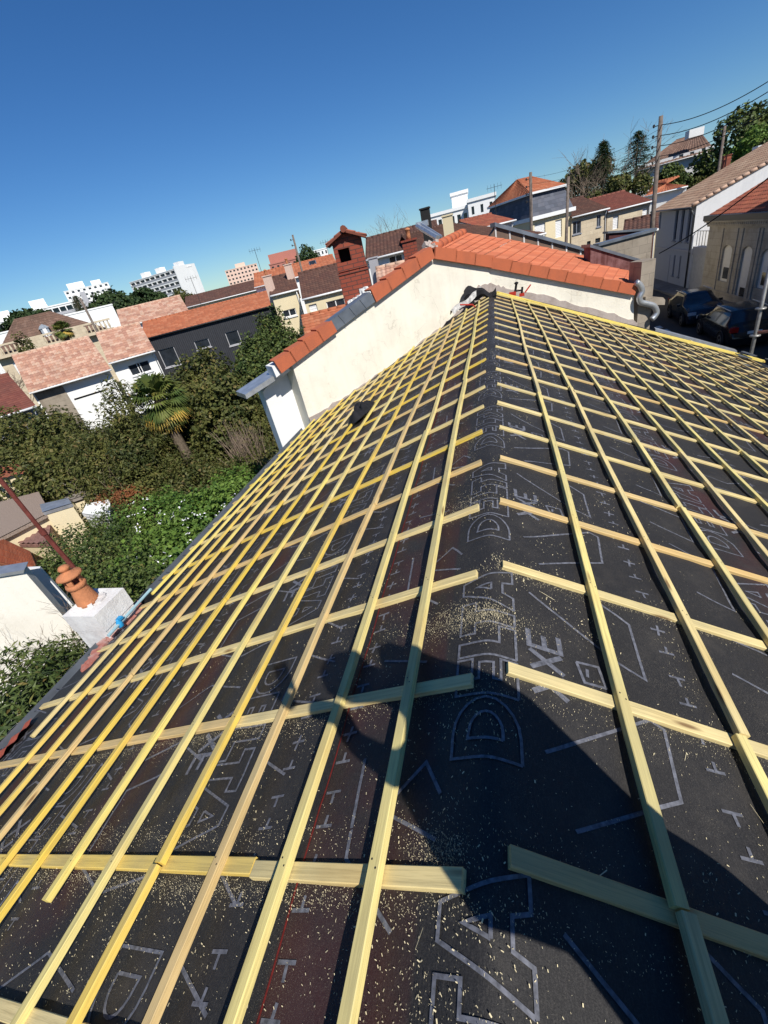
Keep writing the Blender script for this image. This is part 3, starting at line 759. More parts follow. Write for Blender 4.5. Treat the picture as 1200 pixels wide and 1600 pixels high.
# ------------------------------------------------------------------ brick chimney of the neighbour
def local(name, loc, yaw, label, cat, group=None):
    o = thing(name, loc, label, cat, group)
    return o
Pc = at_d(557, 460, 13.8); yaw = math.atan2(ray(557, 430).y, ray(557, 430).x) - math.pi/2
FB = Fr((Pc.x, Pc.y, Pc.z-.6), (math.cos(yaw-.05), math.sin(yaw-.05), 0))
FB.O = FB.O - FB.u*.36
bc = thing('brick_chimney', FB.p(.36, 0, -.4), 'red brick chimney stack with its own small tiled gable top', 'chimney')
brick = m_brick('red_brick', (.27, .055, .032), (.33, .075, .04), (.10, .045, .035), .30, .105, .012)
W_, D_ = .80, .75
ul, vb = FB.px(532, 411); _, vt_ = FB.px(534, 389); ur = FB.px(549, 405)[0]
Htop = FB.px(522, 372)[1]; Hap = FB.px(540, 363)[1]
m = MB()
def wall_with_holes(m, fr, U0, U1, V0, V1, holes, w=0, rev=.12):
    us = sorted({U0, U1, *[h[0] for h in holes], *[h[1] for h in holes]}); vs = sorted({V0, V1, *[h[2] for h in holes], *[h[3] for h in holes]})
    for a, b in zip(us[:-1], us[1:]):
        for c, d in zip(vs[:-1], vs[1:]):
            mu, mv = (a+b)/2, (c+d)/2
            if any(h[0] < mu < h[1] and h[2] < mv < h[3] for h in holes): continue
            m.face([fr.p(a, c, w), fr.p(b, c, w), fr.p(b, d, w), fr.p(a, d, w)], [(a, c), (b, c), (b, d), (a, d)])
    for h in holes:
        a, b, c, d = h[:4]
        for (p, q_) in (((a, c), (b, c)), ((b, c), (b, d)), ((b, d), (a, d)), ((a, d), (a, c))):
            m.face([fr.p(*p, w), fr.p(*p, w-rev), fr.p(*q_, w-rev), fr.p(*q_, w)], [p, p, q_, q_])
U0, U1 = .0, W_
hole = [(ul, ur, vb, vt_)]
wall_with_holes(m, FB, U0, U1, 0, Htop, hole, 0, .3)
def side(m, fr, u, w0, w1, V0, V1, flip=False):
    P = [fr.p(u, V0, w0), fr.p(u, V0, w1), fr.p(u, V1, w1), fr.p(u, V1, w0)]; uv = [(w0, V0), (w1, V0), (w1, V1), (w0, V1)]
    m.face(P[::-1] if flip else P, uv[::-1] if flip else uv)
side(m, FB, U0, -D_, 0, 0, Htop); side(m, FB, U1, -D_, 0, 0, Htop, True)
m.face([FB.p(U1, 0, -D_), FB.p(U0, 0, -D_), FB.p(U0, Htop, -D_), FB.p(U1, Htop, -D_)], [(U1, 0), (U0, 0), (U0, Htop), (U1, Htop)])
m.face([FB.p(U0, Htop, 0), FB.p(U1, Htop, 0), FB.p((U0+U1)/2, Hap, 0)], [(U0, Htop), (U1, Htop), (U0/2+U1/2, Hap)])
m.face([FB.p(U1, Htop, -D_), FB.p(U0, Htop, -D_), FB.p((U0+U1)/2, Hap, -D_)], [(U1, Htop), (U0, Htop), (U0/2+U1/2, Hap)])
vb_ = FB.px(560, 421)[1]
m.fbox(FB, U0-.03, U1+.03, vb_-.05, vb_+.0, -D_-.03, .035); m.fbox(FB, U0-.02, U1+.02, vb_+.035, vb_+.09, -D_-.03, .025)
m.fbox(FB, U0-.02, U1+.02, vb_-1.1, vb_-.05, -D_-.02, .015)
m.build('stack', brick, bc)
m = MB(); m.fbox(FB, U0+.05, U1-.05, vb-.1, vt_+.1, -.42, -.40); m.build('flue_opening', M['dark'], bc)
rf = MB(); c = (U0+U1)/2
for sg in (-1, 1):
    e = FB.p(c+sg*(W_/2+.16), Htop-.13, .16); e2 = FB.p(c+sg*(W_/2+.16), Htop-.13, -D_-.12); r1 = FB.p(c, Hap+.06, .16); r2 = FB.p(c, Hap+.06, -D_-.12)
    if sg < 0: tile_surf(rf, e2, e, r2, r1, .2, .25, .035, .02, 5)
    else: tile_surf(rf, e, e2, r1, r2, .2, .25, .035, .02, 5)
    nn = FB.u*0
    rf.face([e-Vector((0,0,.04)), e2-Vector((0,0,.04)), r2-Vector((0,0,.04)), r1-Vector((0,0,.04))]); rf.face([e+Vector((0,0,.0)), e-Vector((0,0,.05)), r1-Vector((0,0,.05)), r1+Vector((0,0,.02))])
rf.tube([FB.p(c, Hap+.08, .2), FB.p(c, Hap+.08, -D_-.15)], .085, 8)
M['red_tiles'] = m_tile('red_clay_tiles', [(.34, .10, .055), (.28, .07, .045), (.38, .13, .07), (.22, .07, .045)], .3)
rf.build('roof', M['red_tiles'], bc)
m = MB()
u, v = FB.px(570, 462); 
for k in range(26):
    x = rj.uniform(545, 578); y = 476-(x-545)*.75+rj.uniform(-4, 6); uu, vv = FB.px(x, y, .05)
    m.box(FB.p(uu, vv, .03), (rj.uniform(.06, .2), .09, rj.uniform(.06, .18)), Matrix.Rotation(rj.uniform(0, 3), 3, 'Z'))
m.build('mortar_flaunching', M['white_wall'], bc)
# ------------------------------------------------------------------ white painted chimney with clay pot at the eave
FC = Fr((-4.125, 2.31, -2.4), (1, 0, 0))
ch = thing('white_chimney', FC.p(0, 0, 0), 'low white painted chimney with a terracotta pot at the left eave', 'chimney')
whp = m_plaster('peeling_white_paint', (.74, .73, .71), (.33, .28, .26), .55, 3.5, .5)
m = MB(); a_, b_, hh = .205, .20, 1.35
m.fbox(FC, -a_, a_, 0, hh-.22, -b_*2, 0); m.fbox(FC, -a_-.008, a_+.008, hh-.22, hh, -b_*2-.008, .008)
ob = m.build('stack', whp, ch)
m = MB()
tc = FC.p(-.06, hh+.0, -b_)
for k in range(30):
    an = rj.uniform(0, 6.28); r = rj.uniform(.05, .15)
    m.box(tc+Vector((r*math.cos(an), r*math.sin(an), .0)), (rj.uniform(.04, .10), rj.uniform(.04, .10), .07-r*.2), Matrix.Rotation(an, 3, 'Z'))
m.build('mortar_cap', whp, ch)
terra = m_plaster('terracotta', (.50, .20, .09), (.12, .06, .04), .6, 6, .6)
m = MB()
q = .70
m.lathe(tc, [(r*q, z*.82) for r, z in [(.150, 0), (.152, .03), (.145, .08), (.132, .14), (.120, .20), (.114, .24), (.116, .26), (.135, .27), (.14, .30), (.13, .32), (.10, .33), (.095, .30), (.02, .30)]], 24)
for k in range(4):
    an = k*math.pi/2+.5; m.box(tc+Vector((.105*q*math.cos(an), .105*q*math.sin(an), .305)), (.018, .05, .09), Matrix.Rotation(an, 3, 'Z'))
m.lathe(tc+Vector((0, 0, .345)), [(r*q, z*.75) for r, z in [(.02, 0), (.15, 0), (.175, .02), (.16, .045), (.10, .07), (.055, .09), (.05, .11), (.075, .13), (.08, .15), (.055, .18), (.01, .19)]], 24)
m.build('chimney_pot', terra, ch, True)
m = MB()
for k in range(16):
    t0 = 1.98+.055*k; p = mem(-3.93+.03*math.sin(k*2), t0, -.01)
    m.box(p+Vector((rj.uniform(-.05, .05), 0, .02)), (rj.uniform(.05, .12), rj.uniform(.06, .12), rj.uniform(.02, .05)), Matrix.Rotation(rj.uniform(0, 3), 3, 'Z'))
m.build('red_mortar', m_plaster('red_mortar', (.34, .12, .09), (.5, .45, .42), .8, 4), ch)
# red steel mast behind the chimney
m = MB()
pa, pb, pc_ = at_d(110, 880, 6.2), at_d(66, 830, 6.2), at_d(-40, 700, 6.2)
m.tube([at_d(122, 895, 6.2), pb], .028, 8); m.tube([pb, pc_], .024, 8); m.tube([at_d(70, 835, 6.2), at_d(64, 828, 6.2)], .036, 8)
o = m.build('antenna_mast', m_plain('rusty_red_steel', (.17, .045, .035), .6, .2, .35, 15)); tag(o, 'thin rusty red steel mast leaning past the clay chimney pot', 'mast')
# bits lying on the roof by that chimney
m = MB(); m.tube([S('L', 2.25, 4.03, .09), S('L', 2.95, 4.08, .09)], .017, 8); o = m.build('plastic_pipe', m_plain('pale_blue_plastic', (.30, .45, .50), .4)); tag(o, 'pale blue plastic tube lying by the white chimney', 'tube')
m = MB()
base = S('L', 2.42, 4.06, .05)
m.lathe(base, [(.025, 0), (.032, .01), (.03, .06), (.014, .085), (.014, .10)], 12); m.box(base+Vector((.01, .03, .09)), (.05, .04, .025))
o = m.build('spray_bottle', M['blue_plastic'], None, True); tag(o, 'bright blue plastic bottle at the foot of the white chimney', 'bottle')
m = MB(); b0 = S('L', 2.86, 4.12, .05)
m.box(b0, (.10, .10, .06)); m.box(b0+Vector((-.03, .07, .02)), (.06, .05, .05)); o = m.build('black_bucket', M['black_cloth']); tag(o, 'small black container on the eave beside the white chimney', 'container')
# red tile pieces at the left eave
m = MB(); tile_surf(m, S('L', 1.02, 4.36, .03), S('L', 1.42, 4.36, .03), S('L', 1.02, 4.05, .06), S('L', 1.40, 4.12, .06), .14, .2, .02, .015, 5)
o = m.build('loose_tiles', m_plain('red_clay_tile', (.40, .085, .045), .7, 0, .2, 8), None); tag(o, 'red clay tiles resting on the lower left eave', 'tile')
# black jacket on the battens
def cloth(name, cx, ct, r, label, cat, mat, seed, hgt=.13, side='L'):
    m = MB(); n = 26; rr = random.Random(seed); off = rr.uniform(0, 50)
    idx = {}
    for i in range(n+1):
        for j in range(n+1):
            u, v = i/n*2-1, j/n*2-1
            d = math.sqrt(u*u+v*v)
            ang = math.atan2(v, u)
            lim = .75+.35*noise.noise(Vector((math.cos(ang)*1.5, math.sin(ang)*1.5, off)))
            k = min(1, lim/max(d, 1e-6)) if d > lim else 1
            uu, vv = u*k, v*k
            e = max(0, 1-(math.sqrt(uu*uu+vv*vv)/lim)**3)
            z = hgt*e*(.45+.9*abs(noise.noise(Vector((uu*2.4, vv*2.4, off+3)))) + .35*abs(noise.noise(Vector((uu*7, vv*7, off+8)))))
            idx[i, j] = len(m.v); m.v.append(tuple(S(side, ct+vv*r[1], cx+uu*r[0], .065+z)))
    for i in range(n):
        for j in range(n):
            m.f.append([idx[i, j], idx[i+1, j], idx[i+1, j+1], idx[i, j+1]]); m.uv.append([(0, 0)]*4); m.mi.append(0)
    o = m.build(name, mat, None, True); return tag(o, label, cat)
c1 = on_plane(568, 642, S('L', 0, 0, .07), S('L', 0, 0, 1)-S('L', 0, 0, 0))
cloth('black_jacket', -c1.x/cL, c1.y, (.26, .50), 'crumpled black jacket thrown over the battens on the left slope', 'jacket', M['black_cloth'], 4, .15)
# at the ridge end: black bag, white sack, red clamps
pb_ = Vector((-.33, 11.75, .0))
m = MB()
for k in range(2):
    pass
prof = []
n = 14
for i in range(n+1):
    a = i/n
    prof.append([Vector((pb_.x-.30+.75*a, pb_.y+.12*math.sin(a*5)+dy, .02+dz*(1+.35*math.sin(a*6))+.04*math.sin(a*13)-.05*a)) for dy, dz in ((-.16, 0), (-.20, .08), (-.14, .17), (-.03, .21), (.10, .17), (.14, .05))])
for a, b in zip(prof[:-1], prof[1:]):
    for j in range(6):
        j2 = (j+1) % 6; m.face([a[j], b[j], b[j2], a[j2]])
m.face(prof[0]); m.face(prof[-1][::-1])
o = m.build('tool_bag', M['black_cloth'], None, True); tag(o, 'black tool bag lying where the ridge meets the cream wall', 'bag')
m = MB()
p0, p1 = Vector((-.92, 11.05, -.16)), Vector((-.22, 11.9, .12))
d = (p1-p0); q_ = Vector((d.y, -d.x, 0)).normalized()
rows_ = []
for i in range(11):
    k = i/10; c = p0 + d*k + Vector((0, 0, .03*math.sin(k*9))); w_ = .055-.02*k + .02*math.sin(k*11)
    rows_.append([c-q_*w_, c-q_*w_*.5+Vector((0, 0, .10)), c+q_*w_*.5+Vector((0, 0, .09)), c+q_*w_])
for a, b in zip(rows_[:-1], rows_[1:]):
    for j in range(3): m.face([a[j], a[j+1], b[j+1], b[j]])
o = m.build('white_sack', m_plain('dirty_sack', (.42, .41, .39), .8, 0, .4, 15), None, True); tag(o, 'crumpled white sack beside the black tool bag near the ridge end', 'sack')
m = MB(); m.tube([Vector((-.70, 11.0, .03)), Vector((-.42, 11.0, -.02))], .018, 6); m.tube([Vector((-.42, 11.0, -.02)), Vector((-.36, 10.95, -.08))], .014, 6)
o = m.build('red_tool', M['red_paint']); tag(o, 'small red handled tool lying across the white sack', 'tool')
clamp = thing('red_clamp', (.62, 12.35, -.2), 'red and black clamps standing behind the batten bundle at the ridge', 'clamp')
m = MB(); m.box((.50, 12.1, -.10), (.16, .07, .09)); m.box((.72, 12.2, -.17), (.12, .06, .07)); m.tube([(.80, 12.25, -.14), (.94, 12.3, .0)], .018, 6); m.build('body', M['red_paint'], clamp)
m = MB(); m.tube([(.56, 12.1, -.08), (.60, 12.1, .10)], .028, 8); m.lathe((.60, 12.1, .09), [(.02, 0), (.05, .02), (.05, .04), (.02, .06)], 10); m.tube([(.72, 12.2, -.14), (.74, 12.2, .0)], .025, 8); m.box((.66, 12.15, -.06), (.18, .04, .03)); m.build('grip', M['black_cloth'], clamp)
# ------------------------------------------------------------------ ground and street
gm = NT('garden_soil'); n_ = gm.noise(.25, 6, gm.coord(), .7); gm.color(gm.ramp(n_, [(.35, (.035, .032, .02)), (.6, (.05, .06, .028)), (.75, (.12, .10, .075))])); gm.rough(.95)
m = MB(); Rg = 4500
m.face([(-Rg, -Rg, GZ-.02), (Rg, -Rg, GZ-.02), (Rg, Rg, GZ-.02), (-Rg, Rg, GZ-.02)]); o = m.build('ground', gm.m); tag(o, None, None, None, 'structure')
asp = NT('asphalt'); n1 = asp.noise(1.1, 6, asp.coord(), .7); n2 = asp.noise(120, 3, asp.coord()); asp.color(asp.mix(n1, (.035, .035, .038), (.065, .063, .06))); asp.rough(.85); asp.bump(n2, .4, .005)
m = MB(); m.face([(7.1, -10, GZ), (11.9, -10, GZ), (11.9, 70, GZ), (7.1, 70, GZ)]); o = m.build('road', asp.m); tag(o, None, None, None, 'structure')
pav = m_plain('pavement_concrete', (.16, .155, .15), .9, 0, .25, 2)
m = MB(); m.box((12.6, 30, GZ+.05), (1.38, 80, .14)); o = m.build('pavement', pav); tag(o, None, None, None, 'structure')
m = MB(); m.box((6.72, 30, GZ+.05), (.75, 80, .14)); o = m.build('pavement', pav); tag(o, None, None, None, 'structure')
mk = m_plain('road_paint', (.55, .55, .53), .8, 0, .25, 12)
for k in range(5):
    m = MB(); c = on_z(1030+k*11, 511+k*5.2, GZ+.005); 
    m.face([c+Vector((-.12, -.3, 0)), c+Vector((.12, -.3, 0)), c+Vector((.12, .3, 0)), c+Vector((-.12, .3, 0))])
    o = m.build('road_marking', mk); tag(o, None, None, None, 'structure')
# ------------------------------------------------------------------ generic building
M['canal_pink'] = m_tile('mottled_pink_canal_tiles', [(.52, .30, .21), (.44, .22, .15), (.60, .40, .30), (.36, .17, .12), (.50, .26, .17), (.62, .44, .32)], .3, uneven=.6)
M['canal_brown'] = m_tile('old_brown_canal_tiles', [(.20, .12, .085), (.16, .09, .065), (.25, .16, .12), (.13, .08, .06)], .5)
M['dark_brown'] = m_tile('dark_brown_tiles', [(.13, .06, .042), (.10, .045, .035), (.16, .08, .055), (.08, .04, .032)], .45)
M['red_brown'] = m_tile('red_brown_tiles', [(.20, .065, .045), (.16, .05, .038), (.23, .08, .055)], .35)
M['orange_small'] = m_tile('orange_flat_tiles', [(.46, .16, .075), (.40, .12, .055), (.52, .21, .11), (.36, .11, .05)], .25)
M['roman_beige'] = m_tile('beige_brown_canal_tiles', [(.36, .25, .17), (.28, .18, .12), (.44, .32, .23), (.24, .14, .10), (.33, .2, .13)], .35)
M['white_paint'] = m_plain('white_gloss_paint', (.74, .74, .73), .5, 0, .05)
M['render_cream'] = m_plaster('cream_house_render', (.68, .58, .38), (.4, .33, .22), .2, .7)
M['render_white'] = m_plaster('clean_white_render', (.80, .80, .78), (.5, .5, .48), .15, .6)
M['render_grey'] = m_plaster('pale_grey_render', (.40, .40, .42), (.25, .25, .26), .3, .5)
M['render_pink'] = m_plaster('pinkish_render', (.70, .50, .40), (.5, .4, .35), .2, .5)
bt = NT('black_timber_boards'); uv = bt.coord('UV'); sp = bt.n('ShaderNodeSeparateXYZ'); bt.l(uv, sp.inputs[0]); fr_ = bt.math('FRACT', bt.math('MULTIPLY', sp.outputs[0], 6.0))
bt.color(bt.mix(bt.ramp(fr_, [(.0, (1, 1, 1)), (.1, (1, 1, 1)), (.16, (0, 0, 0))]), bt.mix(bt.noise(3, 4, bt.coord()), (.022, .024, .03), (.04, .042, .05)), (.004, .004, .005))); bt.rough(.7); bt.bump(fr_, .6, .02)
M['black_boards'] = bt.m
M['shutter_grey'] = m_plain('grey_shutter', (.20, .22, .26), .6)
def window(parent, fr, u0, u1, v0, v1, style='glass', w=0, rev=.12, frame='white_paint'):
    if style in ('glass', 'french', 'shutters', 'plainglass'):
        m = MB(); f = .055 if u1-u0 < 2.5 else .09
        for a, b, c, d in ((u0, u1, v0, v0+f), (u0, u1, v1-f, v1), (u0, u0+f, v0+f, v1-f), (u1-f, u1, v0+f, v1-f)): m.fbox(fr, a, b, c, d, w-rev, w-rev+.05)
        if style != 'plainglass': m.fbox(fr, (u0+u1)/2-f*.6, (u0+u1)/2+f*.6, v0+f, v1-f, w-rev, w-rev+.05)
        o = m.build('window', M[frame], parent)
        m = MB(); m.face([fr.p(u0, v0, w-rev+.01), fr.p(u1, v0, w-rev+.01), fr.p(u1, v1, w-rev+.01), fr.p(u0, v1, w-rev+.01)]); m.build('pane', M['glass_dark'], o)
        m = MB(); m.fbox(fr, u0-.06, u1+.06, v0-.09, v0-.002, w+.002, w+.07); m.build('sill', M[frame], o)
        if style == 'shutters':
            for a, b in ((u0-(u1-u0)*.52, u0-.02), (u1+.02, u1+(u1-u0)*.52)):
                m = MB(); m.fbox(fr, a, b, v0, v1, w+.01, w+.05); m.build('shutter', M['white_paint'], o)
    elif style == 'shut':
        m = MB(); n = max(3, int((v1-v0)/.12))
        m.fbox(fr, u0, u1, v0, v1, w-rev-.02, w-rev)
        for k in range(n): m.fbox(fr, u0+.03, u1-.03, v0+(v1-v0)*k/n, v0+(v1-v0)*(k+.7)/n, w-rev, w-rev+.02)
        m.build('shutter', M[frame], parent)
    elif style == 'dark':
        m = MB(); m.face([fr.p(u0, v0, w-rev), fr.p(u1, v0, w-rev), fr.p(u1, v1, w-rev), fr.p(u0, v1, w-rev)]); m.build('pane', M['glass_dark'], parent)
def frame_from(A, B, zg=GZ):   # A,B eave points left and right as seen
    A, B = Vector(A), Vector(B)
    fr = Fr((A.x, A.y, zg), (B.x-A.x, B.y-A.y, 0)); fr.L = math.hypot(B.x-A.x, B.y-A.y); return fr
def building(name, label, cat, fr, L, H, D, rise, wallm, roofm, wins=(), ov=.25, pitch=.22, row=.35, amp=.035, kind='gable', sidewall=None, u0=0.0, group=None, ridge_at=.5, sub=4, hip=(0, 0), trim='white_paint', gutter=True, backcol=None, rp=None):
    if rp: rise = max(.4, fr.px(rp[0], rp[1], -D*ridge_at)[1] - H)
    t = thing(name, fr.p(u0+L/2, 0, -D/2), label, cat, group)
    holes = []
    for wdw in wins:
        if len(wdw) == 5 and wdw[4] is not None or len(wdw) >= 5:
            pass
        x0, y0, x1, y1 = wdw[:4]; a, c = fr.px(x0, y0); b, d = fr.px(x1, y1)
        holes.append((min(a, b), max(a, b), min(c, d), max(c, d)) + tuple(wdw[4:]))
    m = MB(); wall_with_holes(m, fr, u0, u0+L, 0, H, [h for h in holes if h[1] < u0+L and h[0] > u0], 0, .14)
    m.build('front_wall', wallm, t)
    sw = sidewall or wallm
    m = MB()
    side(m, fr, u0, -D, 0, 0, H); side(m, fr, u0+L, -D, 0, 0, H, True)
    P = [fr.p(u0+L, 0, -D), fr.p(u0, 0, -D), fr.p(u0, H, -D), fr.p(u0+L, H, -D)]; m.face(P, [(0, 0), (L, 0), (L, H), (0, H)])
    zr = -D*ridge_at
    if kind == 'gable' and hip == (0, 0):
        m.face([fr.p(u0, H, -D), fr.p(u0, H, 0), fr.p(u0, H+rise, zr)], [(-D, H), (0, H), (zr, H+rise)])
        m.face([fr.p(u0+L, H, 0), fr.p(u0+L, H, -D), fr.p(u0+L, H+rise, zr)], [(0, H), (-D, H), (zr, H+rise)])
    m.build('side_wall', sw, t)
    k1 = rise/(D*ridge_at) if rise else 0
    if kind == 'gable':
        m = MB(); e = ov
        o_ = .10
        h0, h1 = hip
        tile_surf(m, fr.p(u0-o_, H-e*k1, e), fr.p(u0+L+o_, H-e*k1, e), fr.p(u0-o_*(h0 == 0)+h0, H+rise, zr), fr.p(u0+L+o_*(h1 == 0)-h1, H+rise, zr), pitch, row, amp, .02, sub)
        k2 = rise/(D*(1-ridge_at))
        tile_surf(m, fr.p(u0+L+o_, H-e*k2, -D-e), fr.p(u0-o_, H-e*k2, -D-e), fr.p(u0+L+o_-h1, H+rise, zr), fr.p(u0-o_+h0, H+rise, zr), pitch, row, amp, .02, sub)
        if h0: tile_surf(m, fr.p(u0-o_, H-e*k2, -D-e), fr.p(u0-o_, H-e*k1, e), fr.p(u0+h0, H+rise, zr-.05), fr.p(u0+h0, H+rise, zr), pitch, row, amp, .02, sub)
        if h1: tile_surf(m, fr.p(u0+L+o_, H-e*k1, e), fr.p(u0+L+o_, H-e*k2, -D-e), fr.p(u0+L-h1, H+rise, zr), fr.p(u0+L-h1, H+rise, zr-.05), pitch, row, amp, .02, sub)
        d_ = Vector((0, 0, .06))
        m.face([fr.p(u0-o_, H-e*k1, e)-d_, fr.p(u0+L+o_, H-e*k1, e)-d_, fr.p(u0+L+o_-h1, H+rise, zr)-d_, fr.p(u0-o_+h0, H+rise, zr)-d_][::-1])
        rf = m.build('roof', roofm, t)
        m = MB(); n = max(2, int(L/.4))
        for k in range(n):
            a = u0+h0-o_+(L-h0-h1+2*o_)*k/n; b = u0+h0-o_+(L-h0-h1+2*o_)*(k+1.08)/n
            m.tube([fr.p(a, H+rise+.01, zr), fr.p(b, H+rise+.01, zr)], [.12, .10], 7)
        m.build('ridge_tiles', roofm, rf, True)
        if gutter:
            m = MB(); m.tube([fr.p(u0-o_, H-e*k1-.03, e+.05), fr.p(u0+L+o_, H-e*k1-.03, e+.05)], .065, 7); m.tube([fr.p(u0+L-.1, H-e*k1-.05, e), fr.p(u0+L-.1, H-.5, .06), fr.p(u0+L-.1, 0, .06)], .045, 6); m.build('gutter', M[trim] if isinstance(trim, str) else trim, t, True)
    elif kind == 'flat':
        m = MB(); m.fbox(fr, u0-.08, u0+L+.08, H, H+.22, -D-.08, .08); m.build('parapet', roofm, t)
    for h in holes:
        st = h[4] if len(h) > 4 else 'glass'
        if h[1] < u0+L and h[0] > u0: window(t, fr, h[0], h[1], h[2], h[3], st, 0, .12, h[5] if len(h) > 5 else 'white_paint')
    t_fr = fr
    return t
def chimney(fr_or_p, w, d, h, mat, name='chimney', label=None, pot=True, parent=None, yaw=0):
    p = Vector(fr_or_p); Mx = Matrix.Rotation(yaw, 3, 'Z')
    m = MB(); m.box(p+Vector((0, 0, h/2)), (w, d, h), Mx); m.box(p+Vector((0, 0, h+.03)), (w+.08, d+.08, .07), Mx)
    o = m.build('chimney', mat, parent)
    if pot:
        m = MB(); m.lathe(p+Vector((0, 0, h+.06)), [(.10, 0), (.085, .15), (.09, .3), (.12, .32), (.1, .36), (.03, .4)], 10); m.build('pot', terra, o, True)
    return o
# --- white house at the left with mottled pink tiles (two bays)
dW = 40.0
fW = frame_from(at_d(45, 607, dW), at_d(168, 573, dW))
HW = at_d(45, 607, dW).z - GZ
t = building('white_house', 'white rendered house with mottled pink canal tiles and a long slit window', 'house', fW, fW.L, HW, 9.0, 2.35, M['render_white'], M['canal_pink'],
   [(117, 626, 167, 607, 'dark')], .55, .24, .36, .05, rp=(120, 531))
m = MB(); a = fW.px(48, 650)[0]
m.prism([(.12, 0), (1.9, 0), (1.9, HW-.05), (.12, HW-.05)], .01, .05, fW); m.build('stone_corner_bay', stone_dirty, t)
fW2 = frame_from(at_d(169, 561, dW+.7), at_d(236, 541, dW+.7))
t2 = building('white_house', 'narrow white bay with twin tall windows between slit-window house and black house', 'house', fW2, fW2.L, at_d(169, 561, dW+.7).z-GZ, 8.0, 2.0, M['render_white'], M['canal_pink'],
   [(207, 588, 217, 566, 'plainglass'), (220, 584, 231, 562, 'plainglass')], .6, .30, .40, .06, rp=(200, 509))
# --- black boarded house with orange roof
dD = 44.0
fD = frame_from(at_d(225, 529, dD), at_d(432, 475, dD))
building('black_house', 'black timber clad house with a long orange tiled roof', 'house', fD, fD.L, at_d(225, 529, dD).z-GZ, 8.5, 1.35, M['black_boards'], M['orange_small'],
   [(259, 575, 271, 541, 'plainglass', 'render_grey'), (308, 547, 325, 528, 'plainglass', 'render_grey'), (359, 541, 371, 515, 'plainglass', 'render_grey')], .15, .30, .36, .03, trim=m_plain('black_trim', (.02, .02, .022), .5), rp=(325, 479))
# --- red brown roof, far left
f_ = frame_from(at_d(-60, 662, 30), at_d(49, 630, 30))
building('brown_roofed_house', 'low house with red brown tiled roof cut by the left edge', 'house', f_, f_.L, at_d(49, 632, 30).z-GZ, 12.0, 2.2, M['render_grey'], M['red_brown'], [], .4, .25, .33, .02, rp=(20, 583))
# --- mansion with balustrade behind
dM = 70.0
fM = frame_from(at_d(-5, 560, dM), at_d(170, 512, dM))
tM = building('mansion', 'old stone mansion with brown hipped roof, dormer and roof balustrade', 'house', fM, fM.L, at_d(80, 537, dM).z-GZ, 10.0, 6.2, stone, M['canal_brown'], [(8, 588, 15, 566, 'shut'), (30, 585, 37, 562, 'shut')], .2, .5, .6, .08, hip=(3.5, 5), gutter=False, rp=(68, 490))
m = MB()
Hm = at_d(80, 537, dM).z-GZ
m.fbox(fM, -.5, fM.L+.5, Hm-.25, Hm+.1, -.3, .8)
m.fbox(fM, -.5, fM.L+.5, Hm+1.0, Hm+1.2, .45, .75)
nb = int((fM.L+1)/.45)
for k in range(nb):
    u = -.5+(fM.L+1)*k/nb
    if k % 10 in (0, 1, 2): m.fbox(fM, u, u+.46, Hm+.1, Hm+1.0, .42, .78)
    else: m.tube([fM.p(u+.1, Hm+.1, .6), fM.p(u+.1, Hm+.45, .6), fM.p(u+.1, Hm+1.0, .6)], [.07, .13, .06], 6)
m.build('balustrade', stone, tM)
fDo = Fr(fM.p(0, 0, -1.2), fM.u)
a, b_ = fDo.px(70, 528)[0], fDo.px(84, 528)[0]; v0 = Hm+.3; v1 = fDo.px(75, 507)[1]
dm = MB(); dm.fbox(fDo, a, b_, v0, v1-.3, -2, 0); dm.prism([(a-.15, v1-.3), (b_+.15, v1-.3), (b_-.1, v1), ((a+b_)/2, v1+.2), (a+.1, v1)], -2, .12, fDo); do_ = dm.build('dormer', M['zinc_light'], tM)
dm = MB(); dm.fbox(fDo, a+.35, b_-.35, v0+.2, v1-.1, 0, .04); dm.build('window', M['glass_dark'], do_)
dm = MB(); dm.fbox(fDo, (a+b_)/2-.08, (a+b_)/2+.08, v0+.2, v1-.1, .04, .08); dm.fbox(fDo, a+.25, a+.4, v0, v1, 0, .1); dm.fbox(fDo, b_-.4, b_-.25, v0, v1, 0, .1); dm.build('window_frame', M['white_paint'], do_)
# --- tile roofs between mansion and towers
f_ = frame_from(at_d(190, 508, 62), at_d(292, 482, 62))
t = building('tiled_house', 'house with weathered pinkish roof and rooflights behind the black house', 'house', f_, f_.L, at_d(190, 510, 62).z-GZ, 10.0, 2.6, M['render_white'], M['canal_pink'], [], .3, .4, .5, .06, rp=(230, 474))
def rooflight(t, fr, x0, y0, sz=(.8, 1.0), up=.10, w=-2.0):
    P = on_plane(x0, y0, fr.p(0, 0, w), fr.w)
    m = MB(); Mx = Matrix((fr.u, -fr.w, Vector((0, 0, 1)))).transposed() @ Matrix.Rotation(R_(27), 3, 'X')
    m.box(P+Vector((0, 0, .08)), (sz[0], sz[1], .14), Mx); o = m.build('rooflight', M['zinc'], t)
    m = MB(); m.box(P+Vector((0, 0, .10)), (sz[0]*.8, sz[1]*.8, .14), Mx); m.build('pane', M['glass_dark'], o)
rooflight(t, f_, 219, 497); rooflight(t, f_, 273, 484, w=-2.4)
f_ = frame_from(at_d(290, 478, 75), at_d(425, 444, 75))
t = building('brown_roofed_house', 'house with a long dark brown roof behind the orange roof of the black house', 'house', f_, f_.L, at_d(290, 480, 75).z-GZ, 11.0, 3.0, M['render_cream'], M['dark_brown'], [], .3, .4, .5, .05, rp=(350, 450))
